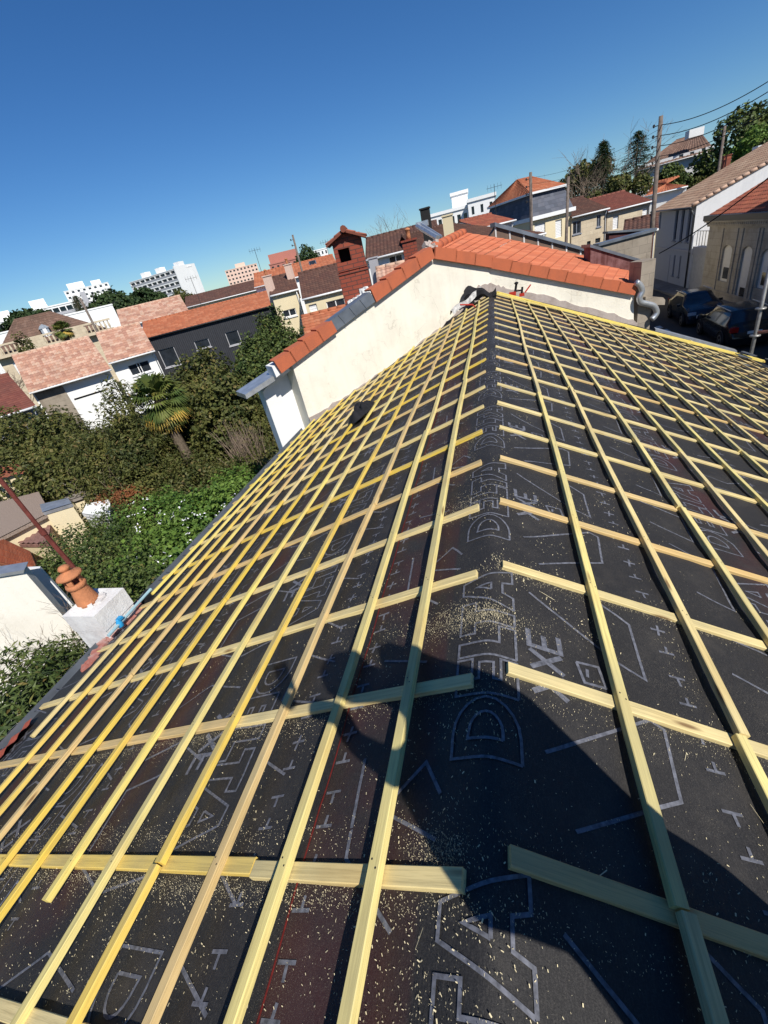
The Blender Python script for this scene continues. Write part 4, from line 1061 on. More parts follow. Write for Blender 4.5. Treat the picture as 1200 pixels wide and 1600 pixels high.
# --- white box building and low white flats, far left
f_ = frame_from(at_d(100, 494, 95), at_d(176, 478, 95))
building('white_building', 'plain white flat roofed block between the mansion roof and the trees', 'building', f_, f_.L, at_d(140, 485, 95).z-GZ, 14, 0, M['render_white'], M['render_white'], [], kind='flat')
f_ = frame_from(at_d(-40, 545, 95), at_d(24, 512, 95))
building('white_building', 'white flat roofed block at the left edge left of the mansion', 'building', f_, f_.L, at_d(0, 522, 95).z-GZ, 14, 0, M['render_white'], M['render_white'], [], kind='flat')
def slab(name, label, A, B, H_z, D, nfl, nb, wallm, w_frac=(.7, .55), side_col=None, zg=GZ, boxes=(), dark='glass_dark', group=None, balc=False, sidewin=0):
    """block of flats: front wall with a grid of recessed windows or loggias"""
    fr = frame_from(A, B, zg); L = fr.L; H = H_z - zg
    t = thing(name, fr.p(L/2, 0, -D/2), label, 'block of flats', group)
    holes = []; fh = 2.8
    for i in range(nb):
        for j in range(nfl):
            c = (i+.5)*L/nb; ww = L/nb*w_frac[0]/2; v1 = H-.5-j*fh; v0 = v1-fh*w_frac[1]
            holes.append((c-ww, c+ww, v0, v1))
    m = MB(); wall_with_holes(m, fr, 0, L, 0, H, holes, 0, .9 if balc else .25); m.build('front_wall', wallm, t)
    m = MB(); r = .9 if balc else .25
    for h in holes: m.face([fr.p(h[0], h[2], -r+.01), fr.p(h[1], h[2], -r+.01), fr.p(h[1], h[3], -r+.01), fr.p(h[0], h[3], -r+.01)])
    o = m.build('windows', M[dark], t); o['kind'] = 'stuff'
    m = MB(); side(m, fr, 0, -D, 0, 0, H); side(m, fr, L, -D, 0, 0, H, True); m.fbox(fr, -.15, L+.15, H, H+.35, -D-.15, .15)
    m.face([fr.p(L, 0, -D), fr.p(0, 0, -D), fr.p(0, H, -D), fr.p(L, H, -D)])
    m.build('side_wall', side_col or wallm, t)
    if balc:
        m = MB()
        for j in range(nfl):
            v = H-.5-j*fh-fh*w_frac[1]
            m.fbox(fr, 0, L, v-.25, v+.45, -.1, .12)
        m.build('balconies', M['render_grey'], t)
    for (u, w_, h_, d_) in boxes:
        m = MB(); m.fbox(fr, u*L-w_/2, u*L+w_/2, H+.3, H+.3+h_, -D*.5-d_/2, -D*.5+d_/2); m.build('rooftop_room', wallm, t)
    return t, fr
# tower 2: dark loggia front, big blank white end wall facing the sun
A, B = at_d(205, 448, 330), at_d(274, 424, 300)
t, fr = slab('apartment_block', 'long apartment slab with dark glazed loggias and a blank white end wall', A, B, A.z+2, 13, 7, 9, M['render_white'], (.86, .62), M['render_white'], boxes=[(.22, 4, 3, 4), (.55, 4, 3, 4), (.95, 4, 3, 4)], balc=True)
# white end wall, turned towards the sun
EA, EB = at_d(274, 424, 299), at_d(306, 418, 312)
f_ = frame_from(EA, EB); m = MB(); m.fbox(f_, 0, f_.L, 0, EA.z+2.6-GZ, -.6, 0); m.build('end_wall', M['render_white'], t)
# tower 1
A, B = at_d(101, 459, 380), at_d(170, 444, 380)
t, fr = slab('apartment_block', 'tall white apartment tower above dark trees, leftmost of the towers', A, B, A.z+1, 16, 8, 8, M['render_white'], (.45, .42), boxes=[(.3, 10, 4, 6), (.75, 6, 3, 5)], balc=False)
m = MB(); m.fbox(fr, fr.L*.30, fr.L*.42, 0, fr.O.z*-1+A.z-1, .0, .6); m.build('stair_column', M['render_grey'], t)
# low long block
A, B = at_d(48, 490, 170), at_d(122, 472, 170)
slab('apartment_block', 'low long white block with dark strip windows behind the mansion', A, B, A.z+.5, 14, 2, 7, M['render_white'], (.85, .6), boxes=[(.22, 4, 2.5, 4)], balc=True)
A, B = at_d(-20, 512, 170), at_d(22, 499, 170)
slab('apartment_block', 'low white block at the left edge of the skyline', A, B, A.z+.5, 14, 2, 4, M['render_white'], (.85, .6), boxes=[(.7, 4, 2.5, 4)], balc=True)
# pink tower
A, B = at_d(352, 426, 420), at_d(400, 409, 420)
slab('apartment_block', 'pale pink apartment tower on the skyline above the orange roof', A, B, A.z+1, 16, 9, 9, M['render_pink'], (.5, .45), boxes=[(.5, 8, 3, 5)])
# red brick block and pale flats
A, B = at_d(420, 412, 160), at_d(462, 400, 160)
slab('brick_block', 'dark pink brick block with stepped top right of the pink tower', A, B, A.z-.5, 14, 1, 5, m_plaster('pink_brick_wall', (.42, .17, .13), (.3, .12, .1), .3, .5), (.4, .4), boxes=[(.55, 9, 2.6, 8)])
A, B = at_d(484, 397, 200), at_d(512, 391, 200)
slab('pale_block', 'small pale block just left of the brick chimney', A, B, A.z+.5, 10, 1, 5, M['render_white'], (.4, .4))
# orange roofs
f_ = frame_from(at_d(398, 446, 52), at_d(528, 418, 52))
t = building('orange_roofed_house', 'long building with patchy orange tiled roof behind the cream houses', 'house', f_, f_.L, at_d(398, 448, 52).z-GZ, 9.0, 2.3, M['render_white'], M['orange_small'], [], .3, .35, .45, .04, rp=(460, 413))
rooflight(t, f_, 489, 413, w=-3)
# --- cream houses
fc1 = frame_from(at_d(424, 461, 36), at_d(464, 451, 36))
t = building('cream_house', 'narrow cream house with white windows and chimney left of the taller cream one', 'house', fc1, fc1.L, at_d(424, 461, 36).z-GZ, 7.5, 1.8, M['render_cream'], M['dark_brown'],
   [(444, 497, 461, 481, 'glass')], .15, .22, .33, .03, rp=(435, 432))
pB = at_d(424, 455, 37); chimney((pB.x, pB.y, pB.z-1), .5, .5, 2.0, M['render_pink'], parent=t)
pB = at_d(457, 441, 38.5); chimney((pB.x, pB.y, pB.z-1.2), .45, .45, 2.4, M['render_pink'], parent=t)
fc2 = frame_from(at_d(474, 466, 33), at_d(541, 448, 33))
building('cream_house', 'cream house with dark brown roof and large white window beside the brick chimney', 'house', fc2, fc2.L, at_d(474, 466, 33).z-GZ, 8.5, 1.9, M['render_cream'], M['dark_brown'],
   [(514, 491, 538, 465, 'french'), (485, 488, 494, 474, 'shut')], .15, .22, .33, .03, rp=(495, 421))
f_ = frame_from(at_d(478, 523, 24), at_d(545, 497, 24))
building('orange_roofed_annexe', 'low orange tiled roof seen just over the verge below the cream houses', 'house', f_, f_.L, at_d(500, 512, 24).z-GZ-.4, 5, .9, M['render_cream'], M['orange_small'], [], .1, .3, .36, .03)
# --- white house with dark brown roof
f3 = frame_from(at_d(573, 404, 34), at_d(690, 374, 34))
t = building('white_house', 'white house with dark brown roof and open white shutters behind the brick chimney', 'house', f3, f3.L, at_d(573, 404, 34).z-GZ, 8.5, 1.75, M['render_white'], M['dark_brown'],
   [(609, 413, 628, 396, 'shutters')], .3, .25, .33, .05, rp=(610, 364))
f_ = Fr(f3.p(0, 0, 3.2), f3.u)
pB = at_d(588, 432, 27.5); o = chimney((pB.x, pB.y, pB.z-1), .42, .42, 1.9, M['render_grey'], pot=False); tag(o, 'grey rendered chimney in front of the white shuttered house', 'chimney')
pB = at_d(642, 395, 20); o = chimney((pB.x, pB.y, pB.z-.6), .5, .45, 1.0, brick); tag(o, 'small red brick chimney with orange pot behind the orange verge', 'chimney')
f_ = frame_from(at_d(592, 443, 25), at_d(650, 424, 25))
building('tiled_annexe', 'brown tiled lean-to roof between the grey chimney and the verge', 'house', f_, f_.L, at_d(600, 440, 25).z-GZ-.2, 4, .8, M['render_cream'], M['canal_pink'], [], .1, .25, .36, .04)
# --- brown roofs to the right of it
f_ = frame_from(at_d(662, 373, 30), at_d(846, 362, 33))
t = building('brown_roofed_house', 'broad dark brown tiled roof just beyond the orange neighbour roof', 'house', f_, f_.L, at_d(760, 372, 31).z-GZ-.4, 9.0, 2.0, stone_dirty, M['dark_brown'], [], .3, .22, .33, .05, hip=(0, 4), rp=(740, 341))
pB = at_d(702, 366, 27); o = chimney((pB.x, pB.y, pB.z-1.4), .50, .45, 2.2, M['render_cream'], pot=False); tag(o, 'tall cream rendered chimney standing against the brown roof', 'chimney')
pB = at_d(667, 352, 27); o = chimney((pB.x, pB.y, pB.z-1.4), .45, .45, 2.1, m_plain('sooty_black', (.02, .02, .02), .9), pot=False); tag(o, 'sooty black square chimney above the orange ridge', 'chimney')
m = MB()
m.tube([at_d(652, 353, 22), at_d(684, 372, 19)], .10, 6); m.tube([at_d(657, 349, 22), at_d(690, 370, 19)], .05, 6); m.box(at_d(660, 350, 22), (.5, .3, .2))
o = m.build('zinc_valley', M['zinc_light']); tag(o, 'pair of pale metal flashing strips over the roof edge by the black chimney', 'flashing')
f_ = frame_from(at_d(752, 350, 40), at_d(800, 345, 42))
t = building('red_roofed_annexe', 'small red roof with rooflight in front of the slate mansard', 'house', f_, f_.L, at_d(770, 350, 41).z-GZ, 5, 1.6, M['render_white'], M['red_tiles'], [], .3, .25, .36, .04, rp=(790, 329))
# --- white modern building on skyline
A, B = at_d(672, 340, 70), at_d(731, 323, 70)
slab('white_building', 'long white modern building with terrace windows on the skyline', A, B, A.z, 12, 1, 6, M['render_white'], (.55, .5))
A, B = at_d(731, 320, 66), at_d(774, 310, 66)
slab('white_building', 'taller white modern building with small windows near the slate mansard', A, B, A.z+.2, 12, 1, 3, M['render_white'], (.3, .3))
A, B = at_d(705, 307, 72), at_d(730, 301, 72)
slab('white_building', 'plain white rooftop block standing highest on the white modern building', A, B, A.z, 6, 0, 1, M['render_white'], (.3, .3))
# --- mansard house
dK = 48.0
fK = frame_from(at_d(829, 345, dK), at_d(893, 326, 50.2))
tK = thing('mansard_house', fK.p(fK.L/2, 0, -4), 'pale stone house with grey slate mansard and orange tiled top', 'house')
HK = at_d(829, 345, dK).z-GZ
m = MB(); hs = []
for w_ in [(836, 385, 852, 347), (868, 372, 878, 342)]:
    a, c = fK.px(w_[0], w_[1]); b, d = fK.px(w_[2], w_[3]); hs.append((a, b, c, d))
wall_with_holes(m, fK, 0, fK.L, 0, HK, hs, 0, .14); side(m, fK, 0, -9, 0, 0, HK); side(m, fK, fK.L, -9, 0, 0, HK, True)
m.build('wall', M['render_cream'], tK)
for h in hs: window(tK, fK, *h, 'shut')
m = MB(); m.fbox(fK, -.2, fK.L+.2, HK-.05, HK+.25, -9.2, .35); m.build('cornice', M['white_paint'], tK)
slate = m_tile('grey_slate', [(.075, .085, .11), (.10, .11, .14), (.06, .07, .09), (.13, .14, .17)], .2)
z2 = fK.px(823, 303)[1]
inn = .5
P = lambda u, v, w: fK.p(u, v, w)
m = MB()
c_ = [(0, .25), (fK.L, .25), (fK.L, -9), (0, -9)]; ci = [(inn, -inn), (fK.L-inn, -inn), (fK.L-inn, -9+inn), (inn, -9+inn)]
for k in range(4):
    a, b = c_[k], c_[(k+1) % 4]; a2, b2 = ci[k], ci[(k+1) % 4]
    L_ = math.hypot(a[0]-b[0], a[1]-b[1])
    m.face([P(a[0], HK+.25, a[1]), P(b[0], HK+.25, b[1]), P(b2[0], z2, b2[1]), P(a2[0], z2, a2[1])], [(0, 0), (L_/.4, 0), (L_/.4, 6), (0, 6)])
m.build('mansard', slate, tK)
m = MB(); zt = z2+1.5
Q = [P(x, z2, w) for x, w in ((inn-.2, -inn+.3), (fK.L-inn+.2, -inn+.3), (fK.L-inn+.2, -9), (inn-.2, -9))]
r1, r2 = P(fK.L*.35, zt, -4.5), P(fK.L*.7, zt, -4.5)
tile_surf(m, Q[0], Q[1], r1, r2, .3, .4, .04); tile_surf(m, Q[3], Q[0], r1+Vector((0, .02, 0)), r1, .3, .4, .04); tile_surf(m, Q[1], Q[2], r2, r2+Vector((0, .02, 0)), .3, .4, .04); tile_surf(m, Q[2], Q[3], r2, r1, .3, .4, .04)
m.build('roof', M['orange_small'], tK)
m = MB(); m.fbox(fK, inn-.3, fK.L-inn+.3, z2-.12, z2+.04, -8.6, -inn+.4); m.build('roof_edge', M['white_paint'], tK)
# dark slate flank at its left
# --- row of stone houses
fS = frame_from(at_d(893, 338, 50), at_d(948, 323, 51.5))
building('stone_house', 'limestone terrace house with two grey windows beside the slate mansard', 'house', fS, fS.L, at_d(893, 338, 50).z-GZ, 9, 2.4, stone, M['dark_brown'],
   [(895, 367, 908, 344, 'glass', 'shutter_grey'), (932, 355, 939, 335, 'glass', 'shutter_grey'), (917, 384, 923, 376, 'dark'), (930, 380, 938, 371, 'dark')], .3, .25, .34, .05, rp=(905, 309))
fS2 = frame_from(at_d(949, 330, 51.5), at_d(1017, 310, 53.5))
building('stone_house', 'limestone terrace house with a pale cornice and closed white shutters', 'house', fS2, fS2.L, at_d(949, 330, 50).z-GZ, 9, 2.3, stone, M['red_brown'],
   [(957, 359, 967, 336, 'shut'), (1003, 342, 1013, 324, 'shut')], .3, .25, .34, .05, rp=(970, 300))
f_ = frame_from(at_d(1008, 306, 62), at_d(1072, 300, 62))
building('orange_roofed_house', 'orange roofed house rising behind the big wooden pole', 'house', f_, f_.L, at_d(1008, 306, 62).z-GZ, 10, 3.4, M['render_white'], M['orange_small'], [], .3, .3, .4, .05, hip=(3, 3), rp=(1045, 280))
f_ = frame_from(at_d(975, 372, 33), at_d(1026, 355, 33))
building('low_annexe', 'low brown tiled roof at the foot of the big wooden pole', 'house', f_, f_.L, at_d(1000, 362, 33).z-GZ, 5, 1.4, M['render_cream'], M['dark_brown'], [], .2, .22, .33, .04, rp=(1005, 340))
# zinc capped stone walls just behind the neighbour's corner
fz = Fr((0, 21, GZ), (1, .22, 0))
for poly, lab, hh_ in (([(938, 384), (1020, 362), (1021, 397), (938, 400)], 'stained stone parapet wall with zinc coping behind the corner downpipe', 1), ([(952, 364), (1022, 360), (1022, 372), (952, 376)], 'dark maroon parapet with zinc coping near the pole foot', 0)):
    f2 = Fr((0, 21+4*(1-hh_), GZ), (1, .22, 0)); q_ = pv(f2, poly)
    t = thing('parapet_wall', f2.p((q_[0][0]+q_[1][0])/2, 0, -.2), lab, 'wall')
    m = MB(); m.prism([(q_[0][0], 0), (q_[1][0], 0), q_[1], q_[0]], -.4, 0, f2, 0); m.build('wall', stone_dirty if hh_ else m_plain('maroon_render', (.08, .03, .03), .9), t)
    m = MB(); m.prism([(q_[0][0]-.1, q_[0][1]), (q_[1][0]+.1, q_[1][1]), (q_[1][0]+.1, q_[1][1]+.09), (q_[0][0]-.1, q_[0][1]+.09)], -.5, .08, f2); m.build('coping', M['zinc'], t)
# ------------------------------------------------------------------ across the street
fG = Fr((13.3, 47.2, GZ), (0, -1, 0))
HG = 5.15
LG = 47.2-38.6
tG = thing('grey_house', (15, 43, GZ), 'two storey house with shaded grey front, slit windows and white gable', 'house')
wn_ = [(1029.5, 355, 1034, 330), (1051, 376, 1061, 328), (1060.5, 377, 1071, 327), (1070.5, 378, 1082, 326), (1043, 440, 1047, 398), (1050, 430, 1056, 399), (1059, 432, 1065, 400)]
m = MB(); hs = []
for x0, y0, x1, y1 in wn_:
    a, c = fG.px(x0, y0); b, d = fG.px(x1, y1); a, b = sorted((a, b)); c, d = sorted((c, d)); c = max(c, .05); mid = (a+b)/2; ww = min((b-a)/2, .35); hs.append((mid-ww, mid+ww, c, d))
hs.sort(); out = []
for h in hs:
    out.append(h)
wall_with_holes(m, fG, 0, LG, 0, HG, out, 0, .15); m.build('front_wall', m_plaster('blue_grey_render', (.36, .38, .42), (.25, .26, .28), .2, .4), tG)
for h in out: window(tG, fG, *h, 'plainglass', 0, .12, 'shutter_grey')
m = MB(); m.fbox(fG, 0, LG, 2.35, 2.5, .0, .06); m.build('string_course', M['render_grey'], tG)
DG = 9.5; RG = 3.4
m = MB(); P = [fG.p(LG, 0, 0), fG.p(LG, 0, -DG), fG.p(LG, HG, -DG), fG.p(LG, HG+RG, -DG+.0), fG.p(LG, HG, 0)]
P = [fG.p(LG, 0, 0), fG.p(LG, 0, -DG*2), fG.p(LG, HG, -DG*2), fG.p(LG, HG+RG, -DG), fG.p(LG, HG, 0)]
m.face(P, [(0, 0)]*5); P2 = [p+fG.u*-LG for p in P][::-1]; m.face(P2, [(0, 0)]*5)
m.build('gable_wall', m_plaster('streaked_white_render', (.72, .72, .72), (.42, .42, .44), .4, .5), tG)
m = MB(); tile_surf(m, fG.p(-.1, HG-.1, .3), fG.p(LG+.12, HG-.1, .3), fG.p(-.1, HG+RG+.06, -DG), fG.p(LG+.12, HG+RG+.06, -DG), .25, .36, .05)
m.build('roof', M['roman_beige'], tG)
m = MB()
for k in range(26):
    a = k/26; b = (k+1.1)/26
    m.tube([fG.p(LG+.05, HG-.05+(RG+.06)*a, .3-(DG+.3)*a)+Vector((0, 0, .06)), fG.p(LG+.05, HG-.05+(RG+.06)*b, .3-(DG+.3)*b)+Vector((0, 0, .04))], [.11, .09], 7)
m.build('verge_tiles', M['canal_pink'], tG, True)
m = MB(); m.tube([fG.p(-.1, HG-.12, .36), fG.p(LG+.1, HG-.12, .36)], .07, 7); m.tube([fG.p(LG-.1, HG-.15, .3), fG.p(LG-.1, HG-.6, .06), fG.p(LG-.1, 0, .06)], .05, 7); m.build('gutter', m_plain('dark_gutter', (.05, .055, .06), .4), tG, True)
pc2 = on_plane(1134, 258, fG.p(0, 0, -5.5), fG.w)
for k in (-.28, .28): chimney((pc2.x, pc2.y+k, pc2.z-.7), .3, .3, 1.3, M['red_tiles'], parent=tG, pot=False)
pc2 = on_plane(1190, 240, fG.p(0, 0, -7.2), fG.w); m = MB(); m.box(pc2, (1.0, .9, 1.1)); m.build('rooftop_unit', M['white_paint'], tG)
# stone house with arched windows
fA = Fr((13.3, 36.0, GZ), (0, -1, 0))
tA = thing('arched_stone_house', (16, 31, GZ), 'old limestone house with arched windows and dentilled cornice across the street', 'house')
HA = 3.9; LA = 9.2
m = MB()
def arch_wall(m, fr, L, H, arches):
    # vertical strips around arched openings
    arches = sorted(arches); u = 0
    for (a, b, v0, v1, ) in arches:
        m.face([fr.p(u, 0), fr.p(a, 0), fr.p(a, H), fr.p(u, H)], [(u, 0), (a, 0), (a, H), (u, H)])
        r = (b-a)/2; c = (a+b)/2; n = 12
        A = [(c-r*math.cos(math.pi*k/n), v1-r*.5+r*.5*math.sin(math.pi*k/n)) for k in range(n+1)]
        if v0 > 0: m.face([fr.p(a, 0), fr.p(b, 0), fr.p(b, v0), fr.p(a, v0)], [(a, 0), (b, 0), (b, v0), (a, v0)])
        for p, q_ in zip(A[:-1], A[1:]): m.face([fr.p(*p), fr.p(*q_), fr.p(q_[0], H), fr.p(p[0], H)], [p, q_, (q_[0], H), (p[0], H)])
        ring = [(a, v0)] + A + [(b, v0)]
        for p, q_ in zip(ring, ring[1:]+ring[:1]): m.face([fr.p(*p), fr.p(*p, -.22), fr.p(*q_, -.22), fr.p(*q_)], [p, p, q_, q_])
        u = b
    m.face([fr.p(u, 0), fr.p(L, 0), fr.p(L, H), fr.p(u, H)], [(u, 0), (L, 0), (L, H), (u, H)])
ars = []
for xc, yb, yt, wd, door in ((1128, 440, 382, 1.25, 0), (1157, 448, 384, 1.15, 1), (1189, 452, 388, 1.35, 0)):
    a, c = fA.px(xc, yb); _, d = fA.px(xc, yt); ars.append((a-wd/2, a+wd/2, (0.16 if door else max(.7, c)), d))
for k in (1,): ars.append((ars[2][0]+2.1*k, ars[2][1]+2.1*k, ars[2][2], ars[2][3]))
arch_wall(m, fA, LA, HA, ars); m.face([fA.p(0, 0, -8), fA.p(0, 0, 0), fA.p(0, HA, 0), fA.p(0, HA, -8)], [(0, 0), (8, 0), (8, HA), (0, HA)])
stone_grey = m_stone('grey_limestone', (.50, .465, .41), (.44, .41, .36), (.30, .28, .25), .75, .36, .45)
m.build('wall', stone_grey, tA)
for k, (a, b, c, d) in enumerate(ars):
    m = MB(); r = (b-a)/2; n = 10; cc = (a+b)/2
    poly = [(a, c)] + [(b, c)] + [(cc+r*math.cos(math.pi*j/n), d-r*.5+r*.5*math.sin(math.pi*j/n)) for j in range(n+1)]
    m.prism(poly, -.16, -.11, fA); wd = m.build('shutter' if k != 1 else 'door', M['white_paint'], tA)
    m = MB(); m.fbox(fA, a+.3, b-.3, c+.15, c+.75, -.11, -.09); m.build('pane', M['glass_dark'], wd)
m = MB()
m.fbox(fA, -.1, LA, HA, HA+.12, -.2, .12); m.fbox(fA, -.15, LA, HA+.26, HA+.34, -.2, .30)
for k in range(int(LA/.22)): m.fbox(fA, k*.22, k*.22+.12, HA+.12, HA+.26, -.1, .22)
m.build('cornice', stone_grey, tA)
m = MB(); m.fbox(fA, -.2, LA, HA+.34, HA+.62, -.5, .36); m.build('zinc_gutter', m_plain('dark_zinc', (.045, .052, .065), .5, .3), tA)
m = MB()
tile_surf(m, fA.p(-.1, HA+.60, .1), fA.p(LA, HA+.60, .1), fA.p(-.1, HA+3.0, -5.5), fA.p(LA, HA+3.0, -5.5), .25, .36, .05); m.build('roof', M['red_tiles'], tA)
m = MB()
for (a, b, c, d) in ars:
    for u in (a-.42, b+.18): m.fbox(fA, u, u+.24, .5, HA-.1, 0, .05)
m.fbox(fA, 0, LA, 0, .5, 0, .07)
m.build('pilasters', stone_grey, tA)
# low white gate and railing between the two
tgt = thing('garden_gate', (13.3, 37.2, GZ), 'white gate with a railing between grey house and arched stone house', 'gate')
fH = Fr((13.32, 38.5, GZ), (0, -1, 0))
m = MB(); m.fbox(fH, .1, 2.4, 0, 2.2, -.3, -.1); m.build('gate_panel', m_plain('dull_white_gate', (.38, .39, .41), .6), tgt)
m = MB(); m.fbox(fH, 0, 2.5, 2.2, 2.7, -.45, -.05); m.build('lintel', M['render_grey'], tgt)
m = MB()
for k in range(6): m.tube([fH.p(.1+k*.45, 2.7, -.2), fH.p(.1+k*.45, 3.6, -.2)], .025, 5)
m.tube([fH.p(.0, 3.6, -.2), fH.p(2.5, 3.6, -.2)], .03, 5); m.build('railing', M['zinc_light'], tgt)
# ------------------------------------------------------------------ white house on the hillside
fHs = frame_from(at_d(993, 276, 112), at_d(1115, 223, 112))
zh = at_d(1050, 250, 112).z
fHs = Fr((fHs.O.x, fHs.O.y, -3), fHs.u); LH = (at_d(993, 276, 112)-at_d(1115, 223, 112)).length
tH = building('hillside_house', 'long white house with brown roof standing among the hillside trees', 'house', fHs, LH, zh+3, 14, 4.0, M['render_white'], M['canal_brown'],
   [(1001, 268, 1008, 257, 'plainglass'), (1017, 262, 1021, 253, 'plainglass'), (1060, 250, 1068, 240, 'plainglass'), (1077, 246, 1085, 236, 'plainglass'), (1095, 241, 1103, 230, 'plainglass'), (1075, 262, 1083, 253, 'plainglass')], .6, .6, .7, .08, hip=(6, 2), rp=(1060, 218))
pH = at_d(1085, 208, 112)
m = MB(); m.box(pH, (2.2, 2, 1.1)); m.build('rooftop_room', M['render_white'], tH)
# hill
hm = NT('hillside_scrub'); hn = hm.noise(.12, 6, hm.coord(), .7); hm.color(hm.ramp(hn, [(.35, (.03, .035, .018)), (.6, (.06, .065, .03)), (.75, (.10, .08, .05))])); hm.rough(.95)
m = MB(); nx, ny = 46, 30; hp = {}
for i in range(nx):
    for j in range(ny):
        x = 10+i*6; y = 60+j*8
        ax = math.degrees(math.atan2(x, y))
        f = max(0, min(1, (ax-6)/24)); f = f*f*(3-2*f); g_ = max(0, min(1, (y-62)/70)); g_ = g_*g_*(3-2*g_)
        z = GZ-.3 + 13*f*g_ + 2*noise.noise(Vector((x*.03, y*.03, 0)))*f
        hp[i, j] = len(m.v); m.v.append((x, y, z))
for i in range(nx-1):
    for j in range(ny-1): m.f.append([hp[i, j], hp[i+1, j], hp[i+1, j+1], hp[i, j+1]]); m.uv.append([(0, 0)]*4); m.mi.append(0)
o = m.build('hill', hm.m, None, True); tag(o, None, None, None, 'structure')
def hill_z(x, y):
    ax = math.degrees(math.atan2(x, y)); f = max(0, min(1, (ax-6)/24)); f = f*f*(3-2*f); g_ = max(0, min(1, (y-62)/70)); g_ = g_*g_*(3-2*g_)
    return GZ-.3+13*f*g_
# ------------------------------------------------------------------ vegetation
def m_leaf(name, stops, rough=.55, trans=.25):
    t = NT(name); uv = t.coord('UV'); sp = t.n('ShaderNodeSeparateXYZ'); t.l(uv, sp.inputs[0])
    c = t.ramp(sp.outputs[0], stops); cn = t.ramp(t.noise(1.1, 3, t.coord(), .6), [(.38, (0, 0, 0)), (.66, (1, 1, 1))]); mc = stops[len(stops)//2][1]
    c = t.mix(t.math('MULTIPLY', cn, .55), c, (min(1, mc[0]*1.7), min(1, mc[1]*1.5), mc[2]*1.2)); t.color(c); t.rough(max(.5, rough)); t.b.inputs['Specular IOR Level'].default_value = .18
    tr = t.n('ShaderNodeBsdfTranslucent'); t.l(c, tr.inputs[0]); mx = t.n('ShaderNodeMixShader'); mx.inputs[0].default_value = trans
    out = t.t.nodes['Material Output']; t.l(t.b.outputs[0], mx.inputs[1]); t.l(tr.outputs[0], mx.inputs[2]); t.l(mx.outputs[0], out.inputs[0])
    return t.m
LEAF = {
 'bright': m_leaf('bright_green_leaves', [(0, (.032, .075, .014)), (.5, (.072, .145, .028)), (.9, (.13, .21, .045)), (1, (.16, .24, .06))]),
 'dark': m_leaf('dark_glossy_leaves', [(0, (.016, .032, .011)), (.6, (.042, .070, .020)), (.93, (.09, .125, .038)), (1, (.18, .12, .04))], .32, .15),
 'olive': m_leaf('olive_leaves', [(0, (.022, .032, .010)), (.5, (.058, .076, .022)), (.85, (.11, .12, .04)), (1, (.20, .14, .06))], .5),
 'dry': m_leaf('dry_brown_leaves', [(0, (.06, .045, .02)), (.5, (.13, .10, .045)), (.8, (.20, .15, .08)), (1, (.08, .10, .03))]),
 'conifer': m_leaf('conifer_needles', [(0, (.012, .028, .012)), (.6, (.03, .055, .02)), (1, (.06, .085, .03))], .6, .08),
 'palm': m_leaf('palm_leaves', [(0, (.03, .055, .015)), (.6, (.07, .11, .03)), (.8, (.13, .15, .04)), (1, (.42, .28, .06))], .35, .15),
 'palmdry': m_leaf('old_palm_leaves', [(0, (.28, .22, .06)), (.5, (.45, .33, .08)), (1, (.50, .24, .05))], .5, .2),
}
bark = m_plain('bark', (.11, .085, .06), .9, 0, .4, 14)
twig = m_plain('bare_twigs', (.20, .15, .11), .9, 0, .3, 10)
def leaf(m, p, nrm, L, w, rr, cval):
    a = rr.uniform(0, 6.283); t = nrm.orthogonal().normalized(); b = nrm.cross(t); d = t*math.cos(a)+b*math.sin(a); q = nrm.cross(d)
    f = nrm*(L*.15)
    m.face([p, p+d*L*.5+q*w+f, p+d*L, p+d*L*.5-q*w+f], [(cval, 0)]*4)
def foliage(blobs, n, L, rr, ratio=.3, gap=.14, gfreq=1.3, shell=.5, up=.35, clump=0):
    """leaves through the volume of ellipsoidal clumps; noise leaves gaps"""
    m = MB(); vol = [b[1][0]*b[1][1]+b[1][1]*b[1][2]+b[1][0]*b[1][2] for b in blobs]; tot = sum(vol); off = rr.uniform(0, 99)
    for (c, r), v in zip(blobs, vol):
        c = Vector(c); k = int(n*v/tot); done = 0; tries = 0
        while done < k and tries < k*5:
            tries += 1
            d = Vector((rr.gauss(0, 1), rr.gauss(0, 1), rr.gauss(0, 1))).normalized()
            if d.z < -.35 and rr.random() < .6: continue
            lump = 1 + .30*noise.noise(d*2.2+Vector((off, c.x, c.y))) + .16*noise.noise(d*5.5+Vector((off, c.x, 3)))
            rad = (shell + (1-shell)*rr.random()**.5)*lump
            p = c + Vector((d.x*r[0], d.y*r[1], d.z*r[2]))*rad
            if noise.noise(p*gfreq*1.6+Vector((off, 0, 0))) < -gap: continue
            nn = (d + Vector((rr.gauss(0, .7), rr.gauss(0, .7), rr.gauss(0, .7)+up))).normalized()
            leaf(m, p, nn, L*rr.uniform(.6, 1.3), L*ratio*rr.uniform(.7, 1.2), rr, rr.random())
            done += 1
    return m
